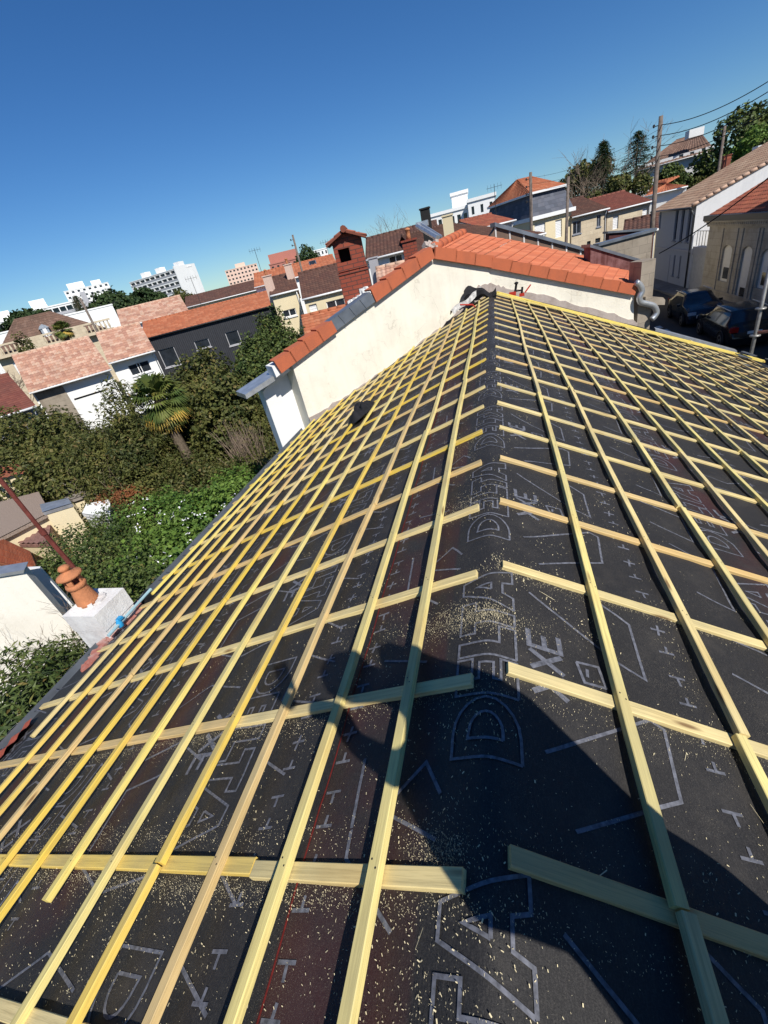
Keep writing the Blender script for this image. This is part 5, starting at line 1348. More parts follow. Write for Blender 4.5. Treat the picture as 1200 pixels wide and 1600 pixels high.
def plant(name, label, cat, blobs, n, L, mat, seed, trunk=None, group=None, base=None, **kw):
    rr = random.Random(seed); c = Vector(blobs[0][0]); base = Vector(base) if base else Vector((c.x, c.y, GZ))
    t = thing(name, base, label, cat, group)
    foliage(blobs, n, L, rr, **kw).build('foliage' if name != 'tree' else 'crown', LEAF[mat] if isinstance(mat, str) else mat, t)
    m = MB(); tr = trunk or .06
    for (bc, br) in blobs:
        bc = Vector(bc); root = Vector((base.x+(bc.x-base.x)*.3, base.y+(bc.y-base.y)*.3, base.z))
        mid = (root+bc)/2+Vector((rr.uniform(-.2, .2), rr.uniform(-.2, .2), 0))*br[0]
        m.tube([root, mid, bc], [tr, tr*.7, tr*.35], 6)
        for _ in range(5):
            d = Vector((rr.gauss(0, 1), rr.gauss(0, 1), abs(rr.gauss(0, .8)))).normalized()
            m.tube([mid.lerp(bc, rr.random()), bc+Vector((d.x*br[0], d.y*br[1], d.z*br[2]))*.7], [tr*.35, tr*.1], 4)
    m.build('trunk' if name == 'tree' else 'stems', bark, t)
    return t, rr
def bl(px, py, z, r, rz=None, dz=0):
    """a clump whose top is seen at the pixel at height z"""
    p = on_z(px, py, z); rz = rz or r*.8
    return ((p.x, p.y, z-rz*.75+dz), (r, r, rz))
plant('flowering_shrub', 'bright green rounded shrub with small white flowers by the roof edge', 'shrub',
      [bl(300, 800, -2.7, 1.5, 1.3), bl(345, 775, -2.6, 1.5, 1.3), bl(250, 850, -2.7, 1.3, 1.2), bl(310, 860, -2.5, 1.1, 1.2), bl(230, 790, -3.0, 1.3, 1.1), bl(365, 745, -2.9, 1.2, 1.1)], 26000, .10, 'bright', 21, ratio=.42, gap=.38)
fl_m = m_plain('white_petals', (.78, .76, .80), .6); rr = random.Random(8); m = MB(); sr_ = [x for x in COL.objects if x.name.startswith('flowering_shrub')][0]
for k in range(34):
    p = on_z(rr.uniform(205, 370), rr.uniform(770, 880), rr.uniform(-2.7, -2.1)); 
    for j in range(5):
        leaf(m, p+Vector((rr.gauss(0, .04), rr.gauss(0, .04), rr.gauss(0, .03))), Vector((rr.gauss(0, .5), rr.gauss(0, .5), 1)).normalized(), .05, .014, rr, 0)
o = m.build('flowers', fl_m, [x for x in COL.objects if x.name.startswith('flowering_shrub')][0])
plant('dark_shrub', 'dense dark evergreen shrub behind the white chimney', 'shrub',
      [bl(150, 870, -2.9, 1.2, 1.1), bl(200, 890, -2.7, 1.2, 1.1), bl(110, 840, -3.2, 1.1, 1.0), bl(180, 830, -3.1, 1.3, 1.1), bl(220, 915, -2.5, .9, 1.0), bl(90, 880, -3.2, .8, .8), bl(170, 800, -3.3, .9, .8)], 26000, .075, 'dark', 22, ratio=.4, gap=.35)
plant('oleander', 'dark narrow leaved oleander in the lower left corner', 'shrub',
      [bl(35, 1040, -2.2, .75, .9), bl(70, 1070, -2.3, .6, .8), bl(20, 1100, -2.1, .7, .8), bl(75, 1030, -2.6, .6, .8), bl(10, 1150, -2.2, .5, .7)], 9000, .13, 'dark', 23, ratio=.13, gap=.45)
plant('hedge', 'mixed brownish green hedge across the middle of the garden', 'hedge',
      [bl(300, 730, -3.0, 1.6, 1.2), bl(350, 735, -3.0, 1.3, 1.2), bl(230, 740, -3.1, 1.6, 1.2), bl(180, 760, -3.3, 1.4, 1.0), bl(400, 720, -2.9, 1.2, 1.1), bl(265, 715, -3.3, 1.5, 1.0)], 22000, .11, 'olive', 24, ratio=.35)
plant('dry_bush', 'pale brown straggly bush by the white rear wall', 'bush',
      [bl(350, 645, -2.4, 1.7, 1.5), bl(395, 650, -2.5, 1.4, 1.3), bl(320, 640, -2.3, 1.5, 1.4), bl(405, 700, -2.9, .9, 1.0)], 15000, .17, 'olive', 25, ratio=.12, gap=.4)
m = MB(); rr = random.Random(31)
for k in range(140):
    p = on_z(rr.uniform(365, 412), rr.uniform(690, 722), -3.0); m.tube([p+Vector((0, 0, -.8)), p+Vector((rr.gauss(0, .25), rr.gauss(0, .25), rr.uniform(.3, 1.0)))], [.015, .005], 3)
for k in range(120):
    p = on_z(rr.uniform(120, 200), rr.uniform(690, 770), -3.4); m.tube([p+Vector((0, 0, -.6)), p+Vector((rr.gauss(0, .5), rr.gauss(0, .5), rr.uniform(.2, 1.1)))], [.015, .004], 3)
o = m.build('dry_stalks', twig); tag(o, 'dry pale stalks and bare twigs sticking out of the garden bushes', 'stalks', None, 'stuff')
plant('bush', 'reddish brown bush at the left end of the hedge', 'bush', [bl(175, 770, -3.3, .8, .7), bl(200, 765, -3.2, .6, .6)], 3500, .09, m_leaf('russet_leaves', [(0, (.10, .04, .02)), (.6, (.22, .09, .045)), (1, (.09, .10, .03))]), 26)
plant('bush', 'tangled brown and green bush below the white slit-window house', 'bush',
      [bl(150, 700, -2.9, 1.9, 1.4), bl(110, 720, -3.2, 1.7, 1.2), bl(190, 690, -2.9, 1.6, 1.3)], 15000, .13, 'olive', 27, ratio=.3)
plant('tree', 'leafy dark olive tree at the left edge of the garden', 'tree',
      [bl(40, 668, -1.6, 1.8, 1.9), bl(8, 664, -1.7, 1.8, 1.9), bl(75, 652, -1.4, 1.2, 1.8), bl(30, 715, -2.3, 1.8, 1.7), bl(90, 705, -2.2, 1.7, 1.7), bl(70, 725, -2.9, 1.6, 1.5)], 26000, .17, 'olive', 28, .12, ratio=.33)
plant('tree', 'feathery tree in front of the white slit-window house', 'tree',
      [bl(140, 690, -1.9, 1.1, 1.7), bl(184, 618, -.7, .75, 2.1), bl(182, 650, -1.2, .9, 1.9), bl(120, 668, -1.6, .9, 1.6), bl(200, 680, -1.9, 1.2, 1.7), bl(165, 695, -2.2, 1.4, 1.5), bl(215, 672, -1.9, .9, 1.5)], 20000, .19, 'olive', 29, .10, ratio=.14, gap=.15)
plant('tree', 'round evergreen tree in front of the black house', 'tree',
      [bl(312, 566, -.7, 1.4, 1.8), bl(285, 600, -1.2, 1.3, 1.7), bl(337, 602, -1.2, 1.3, 1.7), bl(300, 625, -1.8, 1.7, 1.7), bl(350, 628, -1.8, 1.4, 1.6)], 22000, .15, 'olive', 30, .12, ratio=.4)
plant('tree', 'tall dark evergreen tree by the zinc eave and the cream houses', 'tree',
      [bl(422, 502, -.3, 1.2, 2.0), bl(397, 535, -.9, 1.3, 1.9), bl(445, 528, -.8, 1.1, 1.8), bl(410, 568, -1.5, 1.7, 2.0), bl(385, 588, -1.7, 1.3, 1.8), bl(430, 550, -1.3, 1.4, 1.9)], 30000, .15, 'dark', 32, .13, ratio=.4)
# fan palm
def palm(label, base, H, r, nf, seed, dry=.25, scale=1.0):
    rr = random.Random(seed); base = Vector(base)
    t = thing('palm_tree', base, label, 'palm')
    m = MB(); pts = [base+Vector((.12*math.sin(k*.8), .1*math.cos(k), H*k/6)) for k in range(7)]
    m.tube(pts, [.16*scale+.03*rr.random() for _ in pts], 9); m.build('trunk', bark, t)
    mg, md = MB(), MB(); top = pts[-1]
    for k in range(nf):
        el = rr.uniform(-.9, 1.35) if k > nf*dry else rr.uniform(-1.3, -.5); az = rr.uniform(0, 6.283)
        d = Vector((math.cos(az)*math.cos(el), math.sin(az)*math.cos(el), math.sin(el)))
        hub = top + d*r*.5; m2 = md if k <= nf*dry else mg
        m2.tube([top, top.lerp(hub, .5)+Vector((0, 0, .04)), hub], [.014, .012, .010], 4)
        s1 = d.cross(Vector((0, 0, 1))).normalized(); up = s1.cross(d)
        nb = 22; cv = rr.random()
        for j in range(nb):
            a = (j/(nb-1)-.5)*3.6; L = r*.55*(.75+.25*math.cos(a*.6))*rr.uniform(.9, 1.1)
            dd = (d*math.cos(a)+s1*math.sin(a)).normalized(); w = s1*math.cos(a)-d*math.sin(a); w = w*(.028*scale*r/.9)
            tip = hub+dd*L+Vector((0, 0, -.28*L*rr.uniform(.5, 1.3))); mid = hub+dd*L*.6+up*.02
            m2.face([hub, mid+w, tip, mid-w], [(min(.99, cv*.6+.3*rr.random()), 0)]*4)
    mg.build('fronds', LEAF['palm'], t); md.build('old_fronds', LEAF['palmdry'], t)
    return t
pp_ = on_z(250, 625, -1.2); palm('fan palm with yellow lower fronds in the middle of the garden', (pp_.x, pp_.y, GZ), 4.1, 1.05, 90, 41, .3)
pm_ = at_d(92, 505, 55); palm('small palm standing before the mansion dormer', (pm_.x, pm_.y, GZ), pm_.z-GZ-.6, 1.0, 60, 42, .2, 1.2)
# trees in the distance
def tree_at(label, px, py, d, r, n, mat, seed, L=.4, flat=1.0, extra=()):
    c = at_d(px, py, d); blobs = [((c.x, c.y, c.z), (r, r, r*flat))]
    for (dx, dz, k) in extra:
        s_ = Vector((ray(px, py).y, -ray(px, py).x, 0)).normalized(); q = c+s_*dx; blobs.append(((q.x, q.y, c.z+dz), (r*k, r*k, r*k*flat)))
    return plant('tree', label, 'tree', blobs, n, L, mat, seed, .02*r+.08, ratio=.45, gap=.3, gfreq=.6/r)
tree_at('dark broad pine left of the glazed apartment slab', 175, 478, 150, 5.0, 4200, 'conifer', 51, .9, .75, ((-5, -2, .8), (5, -1.5, .7), (-9, -2.5, .6)))
tree_at('dark pine in front of the glazed apartment slab', 226, 467, 170, 3.6, 3000, 'conifer', 52, .8, .8, ((4, -1, .7), (-4, -1, .6)))
tree_at('dark bushy tree left of the mansion', 40, 503, 120, 3.0, 2500, 'conifer', 53, .7, .7, ((3, 0, .7), (-3, -1, .7)))
tree_at('green tree right of the glazed apartment slab', 283, 465, 140, 2, 1200, 'olive', 54, .5, 1, ((3, -1, .7),))
tree_at('small dark conifer beside the wooden pole left of the brick chimney', 480, 402, 90, 1.6, 2200, 'conifer', 55, .35, 1.2, ((-1.1, -.8, .8), (1.2, -1, .8)))
tree_at('dark cypress standing at the left end of the mansion', 43, 548, 60, .8, 2600, 'olive', 56, .2, 2.2, ((.2, -1.6, 1.0), (.3, -3, 1.0)))
tree_at('bright leafy tree left of the tall spruce', 908, 284, 100, 2.6, 3500, 'olive', 57, .5, 1, ((3, 1, .7), (-3, -1, .7)))
tree_at('low mixed trees below the hillside house', 966, 292, 90, 1.8, 3000, 'olive', 58, .45, .9, ((3, -.5, .8), (-3, -1, .8)))
tree_at('dark rounded tree in front of the hillside house', 1047, 279, 95, 1.7, 3800, 'dark', 59, .45, 1, ((-1.3, -1, .7), (1.6, -1, .7)))
tree_at('olive bushes right of the dark rounded tree', 1090, 290, 98, 1.3, 2600, 'olive', 60, .45, .8, ((2, 0, .8), (3.5, 1, .8)))
tree_at('tall dark trees at the right of the hillside house', 1152, 212, 105, 3.4, 6500, 'dark', 61, .55, 1, ((-3, -3, .8), (3, -1, .9), (-4, -5.5, .8), (2, -5, .9), (-1.5, -6, .9)))
tree_at('dark green wooded crest at the right edge', 1196, 198, 110, 3.8, 7000, 'dark', 62, .6, 1, ((4, 1.5, 1), (0, -4, .9), (7, 0, 1), (5, -6, 1)))
tree_at('light green tree on the crest at the right edge', 1180, 228, 92, 2.2, 2600, 'bright', 63, .35, 1, ((2, 0, .8), (-2, -1.5, .8)))
def conifer(label, px, py_top, py_bot, d, w, seed, n=5200, L=.5, droop=.35):
    rr = random.Random(seed); top = at_d(px[0], py_top, d); bot = at_d(px[1], py_bot, d); base = Vector((top.x, top.y, GZ+1))
    t = thing('tree', base, label, 'tree'); m = MB(); H = top.z-bot.z
    tr = MB(); tr.tube([base, top], [.3, .04], 6)
    lv = 17
    for i in range(lv):
        k = i/lv; z = bot.z + H*k; R0 = w*(1-k)**.8*rr.uniform(.75, 1.1)+.25; nbz = 9
        for b in range(nbz):
            az = rr.uniform(0, 6.283); Rb = R0*rr.uniform(.6, 1.1); e = Vector((top.x+math.cos(az)*Rb, top.y+math.sin(az)*Rb, z-Rb*droop)); s = Vector((top.x, top.y, z+.2))
            tr.tube([s, e], [.05, .015], 3)
            for j in range(int(n/lv/nbz)):
                f = rr.random()**.7; p = s.lerp(e, f)+Vector((rr.gauss(0, .22), rr.gauss(0, .22), rr.gauss(0, .12)-.1)); leaf(m, p, Vector((rr.gauss(0, .4), rr.gauss(0, .4), 1)).normalized(), L*rr.uniform(.5, 1.1), L*.16, rr, rr.random())
    m.build('crown', LEAF['conifer'], t); tr.build('trunk', bark, t)
conifer('tall pointed spruce on the skyline left of the hillside house', (943, 940), 218, 300, 95, 4.2, 71, 9000, .32)
conifer('tall ragged conifer just left of the hillside house', (998, 990), 203, 275, 105, 4.5, 72, 5500, .34, .1)
conifer('small conifer beside the leaning pole above the mansion', (116, 122), 462, 500, 100, 2.4, 73, 2500, .28)
def bare_tree(label, c, r, seed, thick=.1, zb=None, n0=7):
    rr = random.Random(seed); m = MB(); c = Vector(c); base = Vector((c.x, c.y, zb if zb is not None else GZ))
    def grow(p, d, L, th, lv):
        q = p+d*L; m.tube([p, (p+q)/2+Vector((rr.gauss(0, .06), rr.gauss(0, .06), 0))*L, q], [th, th*.8, th*.6], 4, cap=False)
        if lv == 0: return
        for _ in range(3 if lv > 1 else 4):
            d2 = (d+Vector((rr.gauss(0, .5), rr.gauss(0, .5), rr.gauss(.05, .35)))).normalized(); grow(q if rr.random() < .6 else (p+q)/2, d2, L*rr.uniform(.6, .85), th*.6, lv-1)
    for _ in range(n0): grow(base, Vector((rr.gauss(0, .4), rr.gauss(0, .4), 1)).normalized(), (c.z-base.z+r)*.38, thick, 4)
    o = m.build('bare_tree', twig); return tag(o, label, 'tree')
bare_tree('leafless grey tree left of the bright trees on the slope', at_d(885, 280, 90), 3, 81, .12, None, 3)
bare_tree('leafless brown tree between the spruce and the ragged conifer', at_d(968, 262, 92), 4, 82, .13, None, 3)
bare_tree('bare twiggy tree before the mansion at the left edge', at_d(28, 600, 55), 1.8, 83, .12, None, 2)
bare_tree('leafless pale tree over the roof right of the brick chimney', at_d(608, 358, 80), 1.2, 84, .10, None, 3)
pbs = on_z(85, 985, -2.6); bare_tree('leafless shrub against the cream wall left of the white chimney', (pbs.x, pbs.y, -2.5), .3, 85, .012, -3.9, 4)
# ------------------------------------------------------------------ things low at the left
sh = M['render_cream']
fV = Fr(at_d(0, 1010, 7.6), (0, 0, 0) if 0 else (Vector((math.cos(R_(42)), math.sin(R_(42)), 0))))
def low_building(label, poly, d, ang, thick, mat, name='outbuilding', cat='building', roofm=None):
    pts = poly; x0, y0 = pts[0]; P0 = at_d(x0, y0, d); fr = Fr((P0.x, P0.y, GZ), (math.cos(R_(ang)), math.sin(R_(ang)), 0)); q_ = [fr.px(x, y) for x, y in pts]
    t = thing(name, fr.p(q_[0][0], 0, -thick/2), label, cat); m = MB(); m.prism(q_, -thick, 0, fr); m.build('wall', mat, t); return t, fr, q_
t, fr, q_ = low_building('cream rendered outbuilding with flat grey top at the lower left', [(38, 893), (134, 1003), (142, 1100), (-90, 1180), (-80, 912)], 9.0, 40, .2, m_plaster('pale_outbuilding_render', (.78, .74, .65), (.45, .4, .32), .3, .8, .5, True))
m = MB(); m.prism([q_[4], q_[0], (q_[0][0]+.04, q_[0][1]+.05), (q_[4][0], q_[4][1]+.05)], -.24, .06, fr); m.build('roof', M['zinc_light'], t)
# corrugated red roof, gravel roof, small cream house with red roof
def sheet(label, pts, z, mat, name='shed', thick=.12, cat='shed', canal=None, wallmat=None):
    P = [on_z(x, y, zz) for (x, y), zz in zip(pts, z if isinstance(z, (list, tuple)) else [z]*len(pts))]
    c = sum(P, Vector())/len(P); t = thing(name, (c.x, c.y, GZ), label, cat)
    m = MB()
    if canal: tile_surf(m, P[0], P[1], P[3], P[2], *canal)
    else: m.face(P)
    lo = [p-Vector((0, 0, thick)) for p in P]; m.face([p-Vector((0, 0, .02)) for p in P][::-1] if canal else lo[::-1])
    for i in range(len(P)): j = (i+1) % len(P); m.face([lo[i], lo[j], P[j]-Vector((0, 0, .021)), P[i]-Vector((0, 0, .021))])
    m.build('roof', mat, t)
    m = MB(); G = [Vector((p.x, p.y, GZ)) for p in P]; cc = Vector((c.x, c.y, 0)); 
    ins = [Vector((c.x+(p.x-c.x)*.93, c.y+(p.y-c.y)*.93, 0)) for p in P]
    for i in range(len(P)):
        j = (i+1) % len(P); a, b = ins[i], ins[j]
        m.face([(a.x, a.y, GZ), (b.x, b.y, GZ), (b.x, b.y, P[j].z-thick), (a.x, a.y, P[i].z-thick)])
    m.build('wall', wallmat or M['render_cream'], t)
    return t
gravel = m_plain('gravel', (.26, .20, .16), .95, 0, .5, 40)
sheet('low shed with faded orange corrugated roof at the left edge', [(-40, 868), (62, 897), (48, 862), (-40, 822)], -3.2, M['orange_small'], canal=(.12, .6, .025))
sheet('faded red ribbed lean-to beside the gravel roof', [(-10, 850), (75, 850), (80, 815), (10, 838)], [-3.6, -3.5, -3.5, -3.6], m_plain('faded_red_metal', (.24, .13, .11), .7, 0, .3, 8), canal=(.25, 2.0, .04))
sheet('flat gravel covered roof with pale rim', [(-60, 870), (78, 800), (60, 768), (-60, 800)], -3.1, gravel, name='gravel_roof', cat='roof')
sheet('pale zinc roof strip behind the gravel roof', [(66, 800), (112, 786), (106, 778), (62, 788)], -3.0, M['zinc_light'])
sheet('weathered board roof between gravel roof and hedge', [(60, 768), (112, 780), (170, 760), (110, 745)], -3.5, m_plain('weathered_boards', (.24, .21, .18), .9, 0, .4, 5))
sheet('small white lean-to among the shrubs', [(128, 802), (172, 808), (172, 780), (135, 787)], [-3.4]*4, M['render_white'], wallmat=M['render_white'])
t, fr, q_ = low_building('small cream house with red tiled roof at the left edge', [(42, 738), (56, 772), (56, 786), (-60, 815), (-50, 758)], 21, 50, .6, M['render_cream'], 'small_house', 'house')
m = MB(); tile_surf(m, fr.p(q_[4][0], q_[4][1]-.02, .15), fr.p(q_[0][0]+.1, q_[0][1]-.02, .15), fr.p(q_[4][0], q_[4][1]+.3, -.9), fr.p(q_[0][0]-.2, q_[0][1]+.3, -.9), .22, .33, .04); m.build('roof', M['red_tiles'], t)
t, fr, q_ = low_building('white painted panel fence beside the cream outbuilding', [(40, 889), (62, 888), (150, 985), (136, 1002)], 9.6, 40, .08, M['white_paint'], 'panel_fence', 'fence')
# ------------------------------------------------------------------ poles and wires
pole_m = m_plain('grey_weathered_pole', (.15, .12, .10), .9, 0, .35, 6)
dark_m = m_plain('dark_metal', (.03, .03, .032), .6)
def pole(label, top, bot, d, r, zb=GZ, ins=5, arms=False):
    T = at_d(top[0], top[1], d); B = at_d(bot[0], bot[1], d); dirv = (T-B); k = (T.z-zb)/dirv.z; B2 = T-dirv*k
    t = thing('utility_pole', B2, label, 'pole'); m = MB(); m.tube([B2, T], [r*1.15, r*.8], 10); m.build('post', pole_m, t, True)
    d_ = (T-B2).normalized(); s_ = Vector((ray(*top).y, -ray(*top).x, 0)).normalized()
    for i in range(ins):
        p = T-d_*(.35+.42*i)
        m = MB(); m.tube([p, p-s_*(r+.14)], .02, 5); m.lathe(p-s_*(r+.16)-Vector((0, 0, .05)), [(.03, 0), (.055, .03), (.05, .08), (.06, .11), (.02, .14)], 8)
        m.build('insulator', dark_m, t)
    return T, B2, t
T1, B1, _ = pole('tall weathered wooden pole beside the grey house with four wires', (1033, 181), (1019, 357), 32, .12)
T2, B2_, _ = pole('wooden pole standing before the slate mansard house', (829, 269), (830, 345), 38, .12, ins=4)
T3, B3_, _ = pole('plain dark pole at the right corner of the mansard house', (888, 276), (885, 368), 36, .11, ins=0)
T4, B4_, _ = pole('small leaning pole behind the roof of the grey house', (1133, 196), (1125, 252), 60, .13, ins=2)
T5, _, _ = pole('dark wooden pole left of the brick chimney', (457, 367), (472, 424), 45, .10, ins=2)
T6, _, _ = pole('wooden pole rising in front of the mansion roof', (125, 466), (152, 518), 48, .11, ins=0)
wire_m = m_plain('black_wire', (.012, .012, .013), .6)
def wire(label, P, Q, sag, r=.012, group='overhead wires'):
    P, Q = Vector(P), Vector(Q); m = MB(); pts = [P.lerp(Q, k/20)+Vector((0, 0, -4*sag*(k/20)*(1-k/20))) for k in range(21)]
    m.tube(pts, r, 5); o = m.build('overhead_wire', wire_m, None, True); return tag(o, label, 'wire', group)
d1 = (T1-B1).normalized()
for i, (y2, nm) in enumerate(((118, 'highest'), (134, 'second highest'), (150, 'third'), (166, 'lowest'))):
    wire('%s of the thick wires running right from the tall pole' % nm, T1-d1*(.35+.42*i), at_d(1215, y2, 27-0*i), .28, .017)
for i, nm in enumerate(('upper', 'middle', 'lower')):
    wire('%s thin wire from the tall pole to the mansard house pole' % nm, T1-d1*(.5+.42*i), T2-Vector((0, 0, .3+.35*i)), .35, .007)
wire('long black cable crossing the grey house to the right edge', at_d(1030, 396, 24), at_d(1215, 266, 22), .15, .022)
wire('thin wire between the leaning pole and the hillside', T4-Vector((0, 0, .4)), at_d(1215, 160, 50), .2, .02)
# aerials
def aerial(label, px, top, bot, d, n=5, tilt=0):
    T = at_d(px, top, d); B = Vector((T.x, T.y, at_d(px, bot, d).z)); m = MB(); m.tube([B-Vector((0, 0, 1)), T], .025, 5)
    s_ = Vector((ray(px, top).y, -ray(px, top).x, 0)).normalized()
    m.tube([T-s_*.7-Vector((0, 0, .2)), T+s_*.7-Vector((0, 0, .2))], .018, 4)
    for k in range(n):
        c = T-s_*(.6-1.2*k/(n-1))-Vector((0, 0, .2)); m.tube([c-Vector((0, 0, .25)), c+Vector((0, 0, .25))], .012, 4)
    o = m.build('television_aerial', dark_m); tag(o, label, 'aerial')
aerial('thin rooftop aerial above the pink tower', 397, 388, 425, 60)
aerial('thin rooftop aerial just left of the brick chimney', 508, 375, 410, 60)
aerial('rooftop aerial right of the white modern building', 772, 288, 325, 50)
aerial('rooftop aerial on the house before the glazed slab', 297, 432, 480, 62)
aerial('short aerial on the brown roof beside the mansion', 178, 470, 500, 90)
# ------------------------------------------------------------------ scaffold tube, right
gal = m_plain('galvanised_tube', (.30, .295, .28), .4, .5, .3, 12)
t = thing('scaffold', (6.9, 13.5, GZ), 'galvanised scaffold standard with couplers and a rusty ledger by the right eave', 'scaffold')
Pt, Pb = on_x(1200, 428, 6.85), on_x(1172, 560, 6.85)
v_ = (Pt-Pb).normalized()
Pb0 = Vector((Pb.x, Pb.y, GZ)); top = Vector((Pb.x, Pb.y, Pt.z+1.5))
m = MB(); m.tube([Pb0, top], .046, 12); m.build('standard', gal, t, True)
for z in (on_x(1179, 524, 6.85).z, on_x(1189, 482, 6.85).z):
    m = MB(); m.lathe((Pb.x, Pb.y, z), [(.06, -.03), (.12, -.02), (.125, .0), (.12, .02), (.06, .03)], 14); m.build('coupler', gal, t, True)
z = on_x(1179, 524, 6.85).z+.08
m = MB(); m.tube([(Pb.x, Pb.y, z), (Pb.x+2.5, Pb.y-.8, z)], .04, 8); m.build('ledger', m_plain('rusty_tube', (.28, .13, .10), .6, .2, .3, 10), t, True)
# bits of old material at the right eave
m = MB(); q0 = mem(5.7, 12.6, .03)
for k in range(9):
    m.box(q0+Vector((rj.uniform(-.5, .6), rj.uniform(-.9, .3), rj.uniform(-.22, .05)-.0)), (rj.uniform(.15, .4), rj.uniform(.1, .3), .02), Matrix.Rotation(R_(25), 3, 'Y') @ Matrix.Rotation(rj.uniform(0, 3), 3, 'Z'))
o = m.build('slate_scraps', M['zinc']); tag(o, 'grey scraps of old flashing lying at the lower right eave', 'scraps')
# ------------------------------------------------------------------ cars
def car(label, loc, yaw, L, W, H, paint, wagon=False, face=1):
    t = thing('parked_car', loc, label, 'car'); Mx = Matrix.Rotation(yaw, 3, 'Z'); loc = Vector(loc)
    X = lambda x, y, z: loc + Mx @ Vector((x, y, z))          # x to the right, y forward
    # side profile as stations along y (front +)
    n = 26; st = []
    for i in range(n+1):
        k = i/n; y = L*(k-.5)
        # hood, screen, roof, rear
        if k < .03: zt = .62+.25*k/.03
        elif k < .10: zt = .90 if wagon else .92
        elif k < (.20 if wagon else .26): zt = .92+(H-.92)*((k-.10)/((.10 if wagon else .16)))**.8
        elif k < .58: zt = H - .04*((k-.4)/.18)**2
        elif k < .74: zt = (H-.04)-((H-.04)-.98)*((k-.58)/.16)
        elif k < .97: zt = .98-.18*((k-.74)/.23)**1.5
        else: zt = .80-.28*(k-.97)/.03
        hw = W/2*(1-.10*abs(2*k-1)**4); zb = .22
        g = max(0, min(1, (zt-.95)/(H-.95)))           # how far the cabin leans in
        belt = min(zt, .93)
        hc = hw - .20*g
        st.append([(y, -hw*.93, zb), (y, -hw, .45), (y, -hw*.985, belt-.05), (y, -(hw*.97), belt), (y, -hc*.97, (belt+zt)/2+.02), (y, -hc*.86, zt-.03), (y, -hc*.5, zt), (y, 0, zt+.01),
                   (y, hc*.5, zt), (y, hc*.86, zt-.03), (y, hc*.97, (belt+zt)/2+.02), (y, hw*.97, belt), (y, hw*.985, belt-.05), (y, hw, .45), (y, hw*.93, zb)])
    m = MB(); i0 = 0
    for s_ in st: m.v.extend([tuple(X(x, y, z)) for y, x, z in s_])
    w = len(st[0])
    for i in range(n):
        for j in range(w-1):
            m.f.append([i*w+j, (i+1)*w+j, (i+1)*w+j+1, i*w+j+1]); m.uv.append([(0, 0)]*4)
            k = (i+.5)/n; glass = 0
            zt = (st[i][7][2]+st[i+1][7][2])/2
            if j in (3, 4, 9, 10) and zt > 1.18 and not (.395 < k < .42): glass = 1
            if j in (5, 6, 7, 8) and ((.60 < k < .74 and zt > 1.0) or (.105 < k < (.19 if wagon else .25) and zt > 1.0)): glass = 1
            m.mi.append(glass)
    m.f.append(list(range(w))); m.uv.append([(0, 0)]*w); m.mi.append(0); m.f.append(list(range(n*w, n*w+w))[::-1]); m.uv.append([(0, 0)]*w); m.mi.append(0)
    m.build('body', [paint, M['glass_dark']], t, True)
    tyre = M['black_cloth']; rim = M['zinc_light']
    for sx in (-1, 1):
        for y in (-L*.30, L*.31):
            c = X(sx*(W/2-.10), y, .32); ax = Mx @ Vector((sx, 0, 0))
            m = MB(); m.lathe(c-ax*.10, [(.2, 0), (.31, .01), (.325, .05), (.325, .16), (.31, .205), (.2, .215)], 22, axis=ax); wo = m.build('wheel', tyre, t, True)
            m = MB(); m.lathe(c+ax*.10, [(.02, .0), (.05, .022), (.06, .01), (.18, .006), (.205, .02), (.21, .0)], 18, axis=ax); m.build('rim', rim, wo, True)
            m = MB(); pts = [X(sx*(W/2+.004), y+.39*math.cos(a), .32+.39*math.sin(a)) for a in [math.pi*k/10 for k in range(11)]]; m.tube(pts, .022, 5); m.build('wheel_arch', dark_m, t)
    for sx in (-1, 1):
        m = MB(); m.box(X(sx*(W/2-.26), L/2-.10, .70), (.36, .14, .14), Mx); m.build('headlight', m_plain('headlamp_glass', (.5, .52, .55), .1), t)
        m = MB(); m.box(X(sx*(W/2-.20), -L/2+.10, .86), (.26, .16, .20), Mx); m.build('tail_light', m_plain('tail_lamp_red', (.32, .01, .01), .2), t)
        m = MB(); m.box(X(sx*(W/2+.07), L*.17, .98), (.16, .10, .11), Mx); m.build('mirror', paint, t)
        m = MB(); m.tube([X(sx*(W/2-.24), -L*.30, H-.02), X(sx*(W/2-.24), L*.05, H-.0)], .018, 5); m.build('roof_rail', M['zinc_light'], t)
        for yy in (-.12, .12): 
            m = MB(); m.box(X(sx*(W/2-.008), L*yy, .80), (.03, .16, .025), Mx); m.build('door_handle', paint, t)
    m = MB(); m.box(X(0, -L/2+.01, .70), (.50, .03, .11), Mx); m.build('number_plate', M['white_paint'], t)
    m = MB(); m.box(X(0, L/2-.02, .50), (1.2, .06, .16), Mx); m.build('grille', dark_m, t)
    return t
c1 = on_z(1062, 512, GZ); c2 = on_z(1046, 498, GZ)
blue = m_plain('dark_blue_car_paint', (.016, .021, .032), .22, .3, .1, 2, .6); blk = m_plain('black_car_paint', (.012, .013, .015), .2, .2, .1, 2, .6)
mid = (c1+c2)/2
car('dark blue hatchback parked farther along the kerb, facing the camera', (mid.x+.95, mid.y+.2, GZ), math.pi-.07, 4.2, 1.78, 1.47, blue)
c3 = on_z(1127, 546, GZ); c4 = on_z(1086, 520, GZ); mid = (c3+c4)/2; yw = math.atan2(-(c4.x-c3.x), (c4.y-c3.y))
car('black estate car parked nearest the eave, with red tail lights', (mid.x+.9, mid.y-.1, GZ), yw, 4.5, 1.82, 1.50, blk, True)
